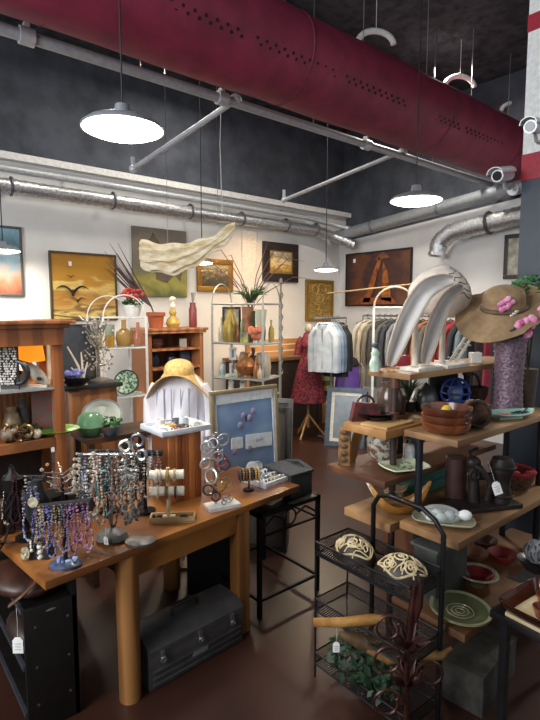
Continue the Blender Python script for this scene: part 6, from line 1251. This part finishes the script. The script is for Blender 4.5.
b = MB(); b.box((0, 0, .09), (.38, .18, .18), bev=.004); solo('concrete_block', b, M('#45433d', .9, 0, '#302e2a', 18, .7), 'weathered grey concrete block on the floor under the low board', 'block', (2.12, 1.06, 0), .1)
b = MB(); b.box((0, 0, .10), (.3, .2, .2), bev=.006); solo('wooden_crate', b, DKWOOD, 'dark wooden crate on the floor behind the concrete block', 'crate', (2.55, 1.3, 0), .1)
# ================================================================ black table with the brown baking dish
t = thing('black_table', 'black side table with splayed leg at the near corner of the pipe shelf', 'table', (2.06, .80, 0), -.08)
BT = M('#161417', .4, 0, '#0e0d0f', 8)
part(t, 'top', MB().box((.14, -.03, .485), (.58, .30, .03), bev=.004), BT)
for x, y in ((.0, -.14), (-.06, .10), (.40, -.14), (.40, .10)): part(t, 'leg', MB().box((x, y, .235), (.03, .03, .47)), BT)
t = thing('baking_dish', 'brown glazed rectangular baking dish with cream foot on the black table', 'baking dish', Vector((2.045, .765, .50)), -.08)
def bd_(u, v):
    x, y = u*2-1, v*2-1; k = max(abs(x), abs(y)); z = .012+.055*max(0, (k-.72)/.28)**1.3
    return (.15*x*(1-.05*y*y), .125*y*(1-.05*x*x), z)
b = MB(); b.sheet(bd_, 26, 22, .007); part(t, 'dish', b, M('#4a2416', .15, 0, '#2c130d', 7, coat=.5))
b = MB(); b.box((0, 0, .008), (.25, .20, .016), bev=.006); part(t, 'foot', b, M('#cdbb96', .4))
for x, y, lab in ((-.03, .0, 'brown glazed ramekin in the baking dish, nearer its end'), (.07, .03, 'brown glazed ramekin in the baking dish, farther back')):
    b = MB(); b.lathe([(0, 0), (.03, 0), (.042, .04), (.037, .042), (.028, .012), (0, .01)], n=24); solo('ramekin', b, M('#52241a', .15, 0, '#7d3a24', 9, coat=.5), lab, 'ramekin', Vector((2.04+x, .76+y, .515)))
b = MB(); b.box((0, 0, .0), (.11, .012, .10)); b = MB(); b.sheet(lambda u, v: (-.09+.18*u, -.10+.2*v, .012+.02*math.sin(4*u+2*v)), 10, 8, .004); solo('black_cloth', b, M('#1a191b', .9), 'folded black cloth at the back of the black table', 'cloth', Vector((2.26, .89, .5)), 0)
b = MB(); b.lathe([(0, 0), (.018, 0), (.018, .003), (0, .003)], n=18, sy=.7, m=rot(PI/2, 0, 0)); solo('sticker', b, M('#e4e6ee', .6), 'oval white sticker on the front of the black table', 'sticker', Vector((1.93, .665, .485)), CAMRZ)
t = thing('wooden_cabinet', 'dark brown wooden cabinet standing behind the pipe shelves by the column', 'cabinet', (3.12, 1.98, 0))
part(t, 'body', MB().box((0, 0, .52), (.5, .4, 1.0)), WD('#6d4630', '#4d2f1e', 9, .5, (1, 1, .12)))
part(t, 'top', MB().box((0, 0, 1.035), (.54, .44, .03)), WD('#7d5236', '#5d3a24', 9, .5, (.12, 1, 1)))
for x in (-.125, .125): d_ = part(t, 'door', MB().box((x, -.206, .52), (.23, .014, .9), bev=.003), WD('#734a32', '#523220', 9, .5, (1, 1, .12))); part(d_, 'knob', MB().ball((x*.25, -.222, .55), .012), BRASS)
# ================================================================ three tier wire rack
KX0, KX1, KY0, KY1 = 1.575, 1.80, 1.07, 1.575
t = thing('wire_rack', 'three-tier black wire basket rack with an arched tube handle in front of the pipe shelf', 'rack', ((KX0+KX1)/2, (KY0+KY1)/2, 0))
kw, kd = KX1-KX0, KY1-KY0; WMESH = wiremesh()
BKT = M('#1a1a1c', .4, .5)
b = MB(); x = kw/2-.005
k2 = kd/2-.15; b.tube([(x, -kd/2, 0), (x, -kd/2, .80), (x, -kd/2+.04, .85), (x, -kd/2+.10, .88), (x, k2-.08, .885), (x, k2-.03, .87), (x, k2, .82), (x, k2, 0)], .011, n=10); part(t, 'handle_arch', b, BKT)
for q in (-1, 1): b = MB(); b.cyl((-x, q*kd/2, 0), (-x, q*kd/2, .60), .0045, n=8); part(t, 'leg', b, BKT)
b = MB(); b.cyl((x, kd/2, 0), (x, kd/2, .60), .0045, n=8); part(t, 'leg', b, BKT)
for z in (.60, .33, .07):
    b = MB(); b.box((0, 0, z), (kw, kd, .0015)); 
    for s in (-1, 1): b.box((s*kw/2, 0, z+.028), (.0015, kd, .056)); b.box((0, s*kd/2, z+.028), (kw, .0015, .056))
    o = part(t, 'basket', b, WMESH)
    b = MB(); [b.tube([(-kw/2, -kd/2, q), (kw/2, -kd/2, q), (kw/2, kd/2, q), (-kw/2, kd/2, q)], .005, True, 6) for q in (z, z+.056)]; part(o, 'rim', b, BKT)
part(t, 'tray_band', MB().box((-kw/2-.002, 0, .606), (.004, kd, .018)), M('#202226', .4, .4))
kc = lambda x, y, z: Vector(((KX0+KX1)/2+x, (KY0+KY1)/2+y, z))
def carved(p, rz, lab, sw):
    t = thing('carved_stone', lab, 'carving', p, rz)
    def hh(x, y): return .07*max(0, 1-(x/.075)**2)**.6*max(0, 1-(y/.095)**2)**.5
    b = MB(); b.sheet(lambda u, v: ((.086*(u*2-1))*math.sqrt(max(0, 1-.45*(v*2-1)**2)), (.108*(v*2-1))*math.sqrt(max(0, 1-.45*(u*2-1)**2)), .002+.085*max(0, 1-(u*2-1)**2)**.6*max(0, 1-(v*2-1)**2)**.6), 24, 24, 0)
    part(t, 'body', b, M('#1c1714', .5, 0, '#2c241e', 20))
    def on(x, y, l=.002):
        x = max(-.072, min(.072, x)); y = max(-.091, min(.091, y)); u = x/.075; v = y/.095; x *= 1.147; y *= 1.137
        return Vector((x*math.sqrt(max(0, 1-.45*v*v)), y*math.sqrt(max(0, 1-.45*u*u)), l+.002+.085*max(0, 1-u*u)**.6*max(0, 1-v*v)**.6))
    b = MB()
    for cx, cy, r0, s in ([(.0, .0, .032, 1), (.03, .055, .024, -1), (-.035, -.045, .026, 1), (-.035, .045, .022, -1), (.035, -.05, .024, 1)] if sw else [(.02, .04, .028, 1), (-.02, -.02, .03, -1), (.04, -.045, .022, 1), (-.04, .05, .022, -1)]):
        b.tube([on(cx+r0*(1-k/26)*math.cos(s*k*.5), cy+r0*(1-k/26)*math.sin(s*k*.5)) for k in range(24)], .004, n=5)
    for q in range(9):
        a0 = U(0, 6.28); cx, cy = .05*math.cos(q*.7)*U(.6, 1), .07*math.sin(q*.7)*U(.6, 1)
        for sg in (-1, 1): b.tube([on(cx+.03*(k/8-.5)*math.cos(a0)-sg*.009*math.sin(k*PI/8)*math.sin(a0), cy+.03*(k/8-.5)*math.sin(a0)+sg*.009*math.sin(k*PI/8)*math.cos(a0)) for k in range(9)], .0026, n=5)
    for q in range(5):
        y0 = -.07+.035*q; b.tube([on(-.062+.013*k, y0+.016*math.sin(k*.9+q)) for k in range(11)], .003, n=5)
    b.tube([on(.07*math.cos(a), .088*math.sin(a)) for a in [i*PI/18 for i in range(36)]], .005, True, 5)
    part(t, 'carved_scrolls', b, M('#d6c6a0', .6, 0, '#b5a27a', 40)); return t
carved(kc(.0, .12, .602), -.2, 'black and cream scroll-carved dome at the back of the top wire basket', 0)
carved(kc(.02, -.12, .602), .35, 'black and cream scroll-carved dome at the front of the top wire basket', 1)
# driftwood on tier two
def dwood(p, pts, rs, lab, c, c2):
    b = MB(); b.tube(pts, rs, n=10); return solo('driftwood', b, M(c, .6, 0, c2, 14, .6, stretch=(1, 1, 1)), lab, 'driftwood', p, CAMRZ, 'driftwood pieces on the wire rack')
dp = kc(-.03, -.08, .350)
dwood(dp, [(-.30, -.0, .05), (-.18, .0, .05), (-.05, .02, .05), (.0, .02, .055)], [.018, .02, .024, .012], 'smooth yellow driftwood stick sticking out of the wire rack', '#b98a48', '#8a5f2c')
dwood(dp, [(-.19, .0, .0), (-.12, -.01, -.022), (-.02, -.01, -.05), (.06, -.02, -.06), (.09, -.02, -.03)], [.012, .03, .036, .026, .008], 'gnarled dark driftwood piece under the yellow stick', '#6d5430', '#3a2a18')
dwood(dp, [(-.08, -.03, -.05), (.0, -.05, -.075), (.10, -.05, -.06), (.22, -.06, -.055), (.26, -.06, -.02)], [.012, .024, .022, .018, .008], 'twisted golden brown driftwood branch lying lowest on the rack', '#8d6a34', '#54391c')
price_tag(dp+RT*(-.205)+Vector((0, 0, -.03))+fr*.01, CAMRZ, 'white price tag hanging from the yellow driftwood stick', 1.25, 0, .06)
t = thing('ivy_plant', 'dark green ivy spilling from a pot in the bottom tier of the wire rack', 'potted plant', kc(-.04, .02, .072))
b = MB(); b.lathe([(0, 0), (.05, 0), (.065, .07), (0, .06)], n=16); part(t, 'pot', b, M('#3a2e28', .7))
part(t, 'leaves', foliage(240, .13, .19, .10, .045, (0, -.02, .10)), M('#2f4c30', .6, 0, '#1a301c', 30))
# iron flower stand
t = thing('iron_flower_stand', 'rust-brown iron flower stem stand with leaves and curled tendrils', 'stand', (1.455, .99, 0), CAMRZ)
RUST = M('#4a2820', .4, .5, '#2e1814', 18, .3)
b = MB(); b.tube([(0, 0, .01), (.0, 0, .2), (-.005, 0, .45), (.005, 0, .62), (.02, 0, .75)], [.011, .011, .011, .014, .009], n=10); b.tube([(.02, -.01, .62), (.03, -.012, .68), (.035, -.01, .75), (.025, 0, .79)], [.006, .015, .012, .004], n=8); part(t, 'stem', b, RUST)
b = MB()
for z, n in ((.54, 8), (.40, 7), (.2, 6)):
    for i in range(n):
        a = 2*PI*i/n+z*9; l = U(.05, .085); b.tube([(0, 0, z-.03), (l*.5*math.cos(a), l*.5*math.sin(a), z), (l*math.cos(a), l*math.sin(a), z+.012+U(-.01, .03))], [.005, .014, .002], n=6, flat=.3)
part(t, 'leaves', b, RUST)
b = MB()
for z, s, R_ in ((.60, -1, .05), (.48, -1, .055), (.32, -1, .055), (.43, 1, .05)):
    b.tube([(0, 0, z-.08), (s*.02, 0, z-.02)]+[(s*(.075+R_*(1-k*.02)*math.cos(PI-k*.42)), -.02, z+R_*(1-k*.02)*math.sin(PI-k*.42)) for k in range(17)], .0055, n=6)
part(t, 'tendrils', b, RUST)
b = MB(); [b.tube([(0, 0, .05), (.11*math.cos(a), .11*math.sin(a), .04), (.14*math.cos(a), .14*math.sin(a), .006)], .007, n=6) for a in (.5, 2.6, 4.7)]; part(t, 'foot', b, RUST)
# ================================================================ light
w = bpy.data.worlds.new('world'); SC.world = w; w.use_nodes = True
bg = w.node_tree.nodes['Background']; bg.inputs[0].default_value = (.80, .90, 1, 1); bg.inputs[1].default_value = .2
def area(name, loc, tgt, sx, sy, e, col=(1, 1, 1)):
    l = bpy.data.lights.new(name, 'AREA'); l.shape = 'RECTANGLE'; l.size = sx; l.size_y = sy; l.energy = e; l.color = col
    o = bpy.data.objects.new(name, l); COL.objects.link(o); o.location = loc
    o.rotation_euler = (Vector(tgt)-Vector(loc)).to_track_quat('-Z', 'Y').to_euler(); return o
area('shop_window_light', (1.7, -3.4, 2.9), (2.2, 5.5, 2.8), 8.5, 2.6, 60, (.90, .95, 1))
area('side_key_light', (-2.9, 2.5, 2.7), (4, 4.2, 2.3), 4.5, 2.2, 420, (.92, .96, 1))  # added key light; the left wall has no window
# added lights with no fixture, standing in for unseen ceiling lamps
for x, y, z, e in ((5.4, .5, 3.4, 60), (-.9, 1.6, 3.4, 14), (5.2, 3.4, 4.3, 45), (3.2, 5.0, 4.3, 30), (1.8, 4.6, 4.3, 20)):
    l = bpy.data.lights.new('lamp_or_fill_light', 'AREA'); l.shape = 'DISK'; l.size = .4; l.energy = e; l.color = (1, .92, .8)
    o = bpy.data.objects.new('lamp_or_fill_light', l); COL.objects.link(o); o.location = (x, y, z)
l = bpy.data.lights.new('warm_spot', 'SPOT'); l.energy = 70; l.color = (1, .62, .28); l.spot_size = 1.5; l.spot_blend = .9; l.shadow_soft_size = .05
o = bpy.data.objects.new('warm_spot', l); COL.objects.link(o); o.location = (4.3, 4.7, 2.9); o.rotation_euler = (Vector((4.45, 5.85, 1.8))-Vector((4.3, 4.7, 2.9))).to_track_quat('-Z', 'Y').to_euler()
# ================================================================ camera
cd = bpy.data.cameras.new('camera'); cam = bpy.data.objects.new('camera', cd); COL.objects.link(cam)
cd.sensor_fit = 'VERTICAL'; cd.sensor_height = 36; cd.lens = 36*F/720; cd.clip_start = .02
cam.location = (0, 0, H); cam.rotation_euler = FWD.to_track_quat('-Z', 'Y').to_euler(); SC.camera = cam
vs = SC.view_settings; vs.view_transform = 'Standard'; vs.look = 'None'; vs.gamma = 1; vs.exposure = 0; vs.use_curve_mapping = False
SC.cycles.use_denoising = True; SC.cycles.max_bounces = 8; SC.cycles.transparent_max_bounces = 24
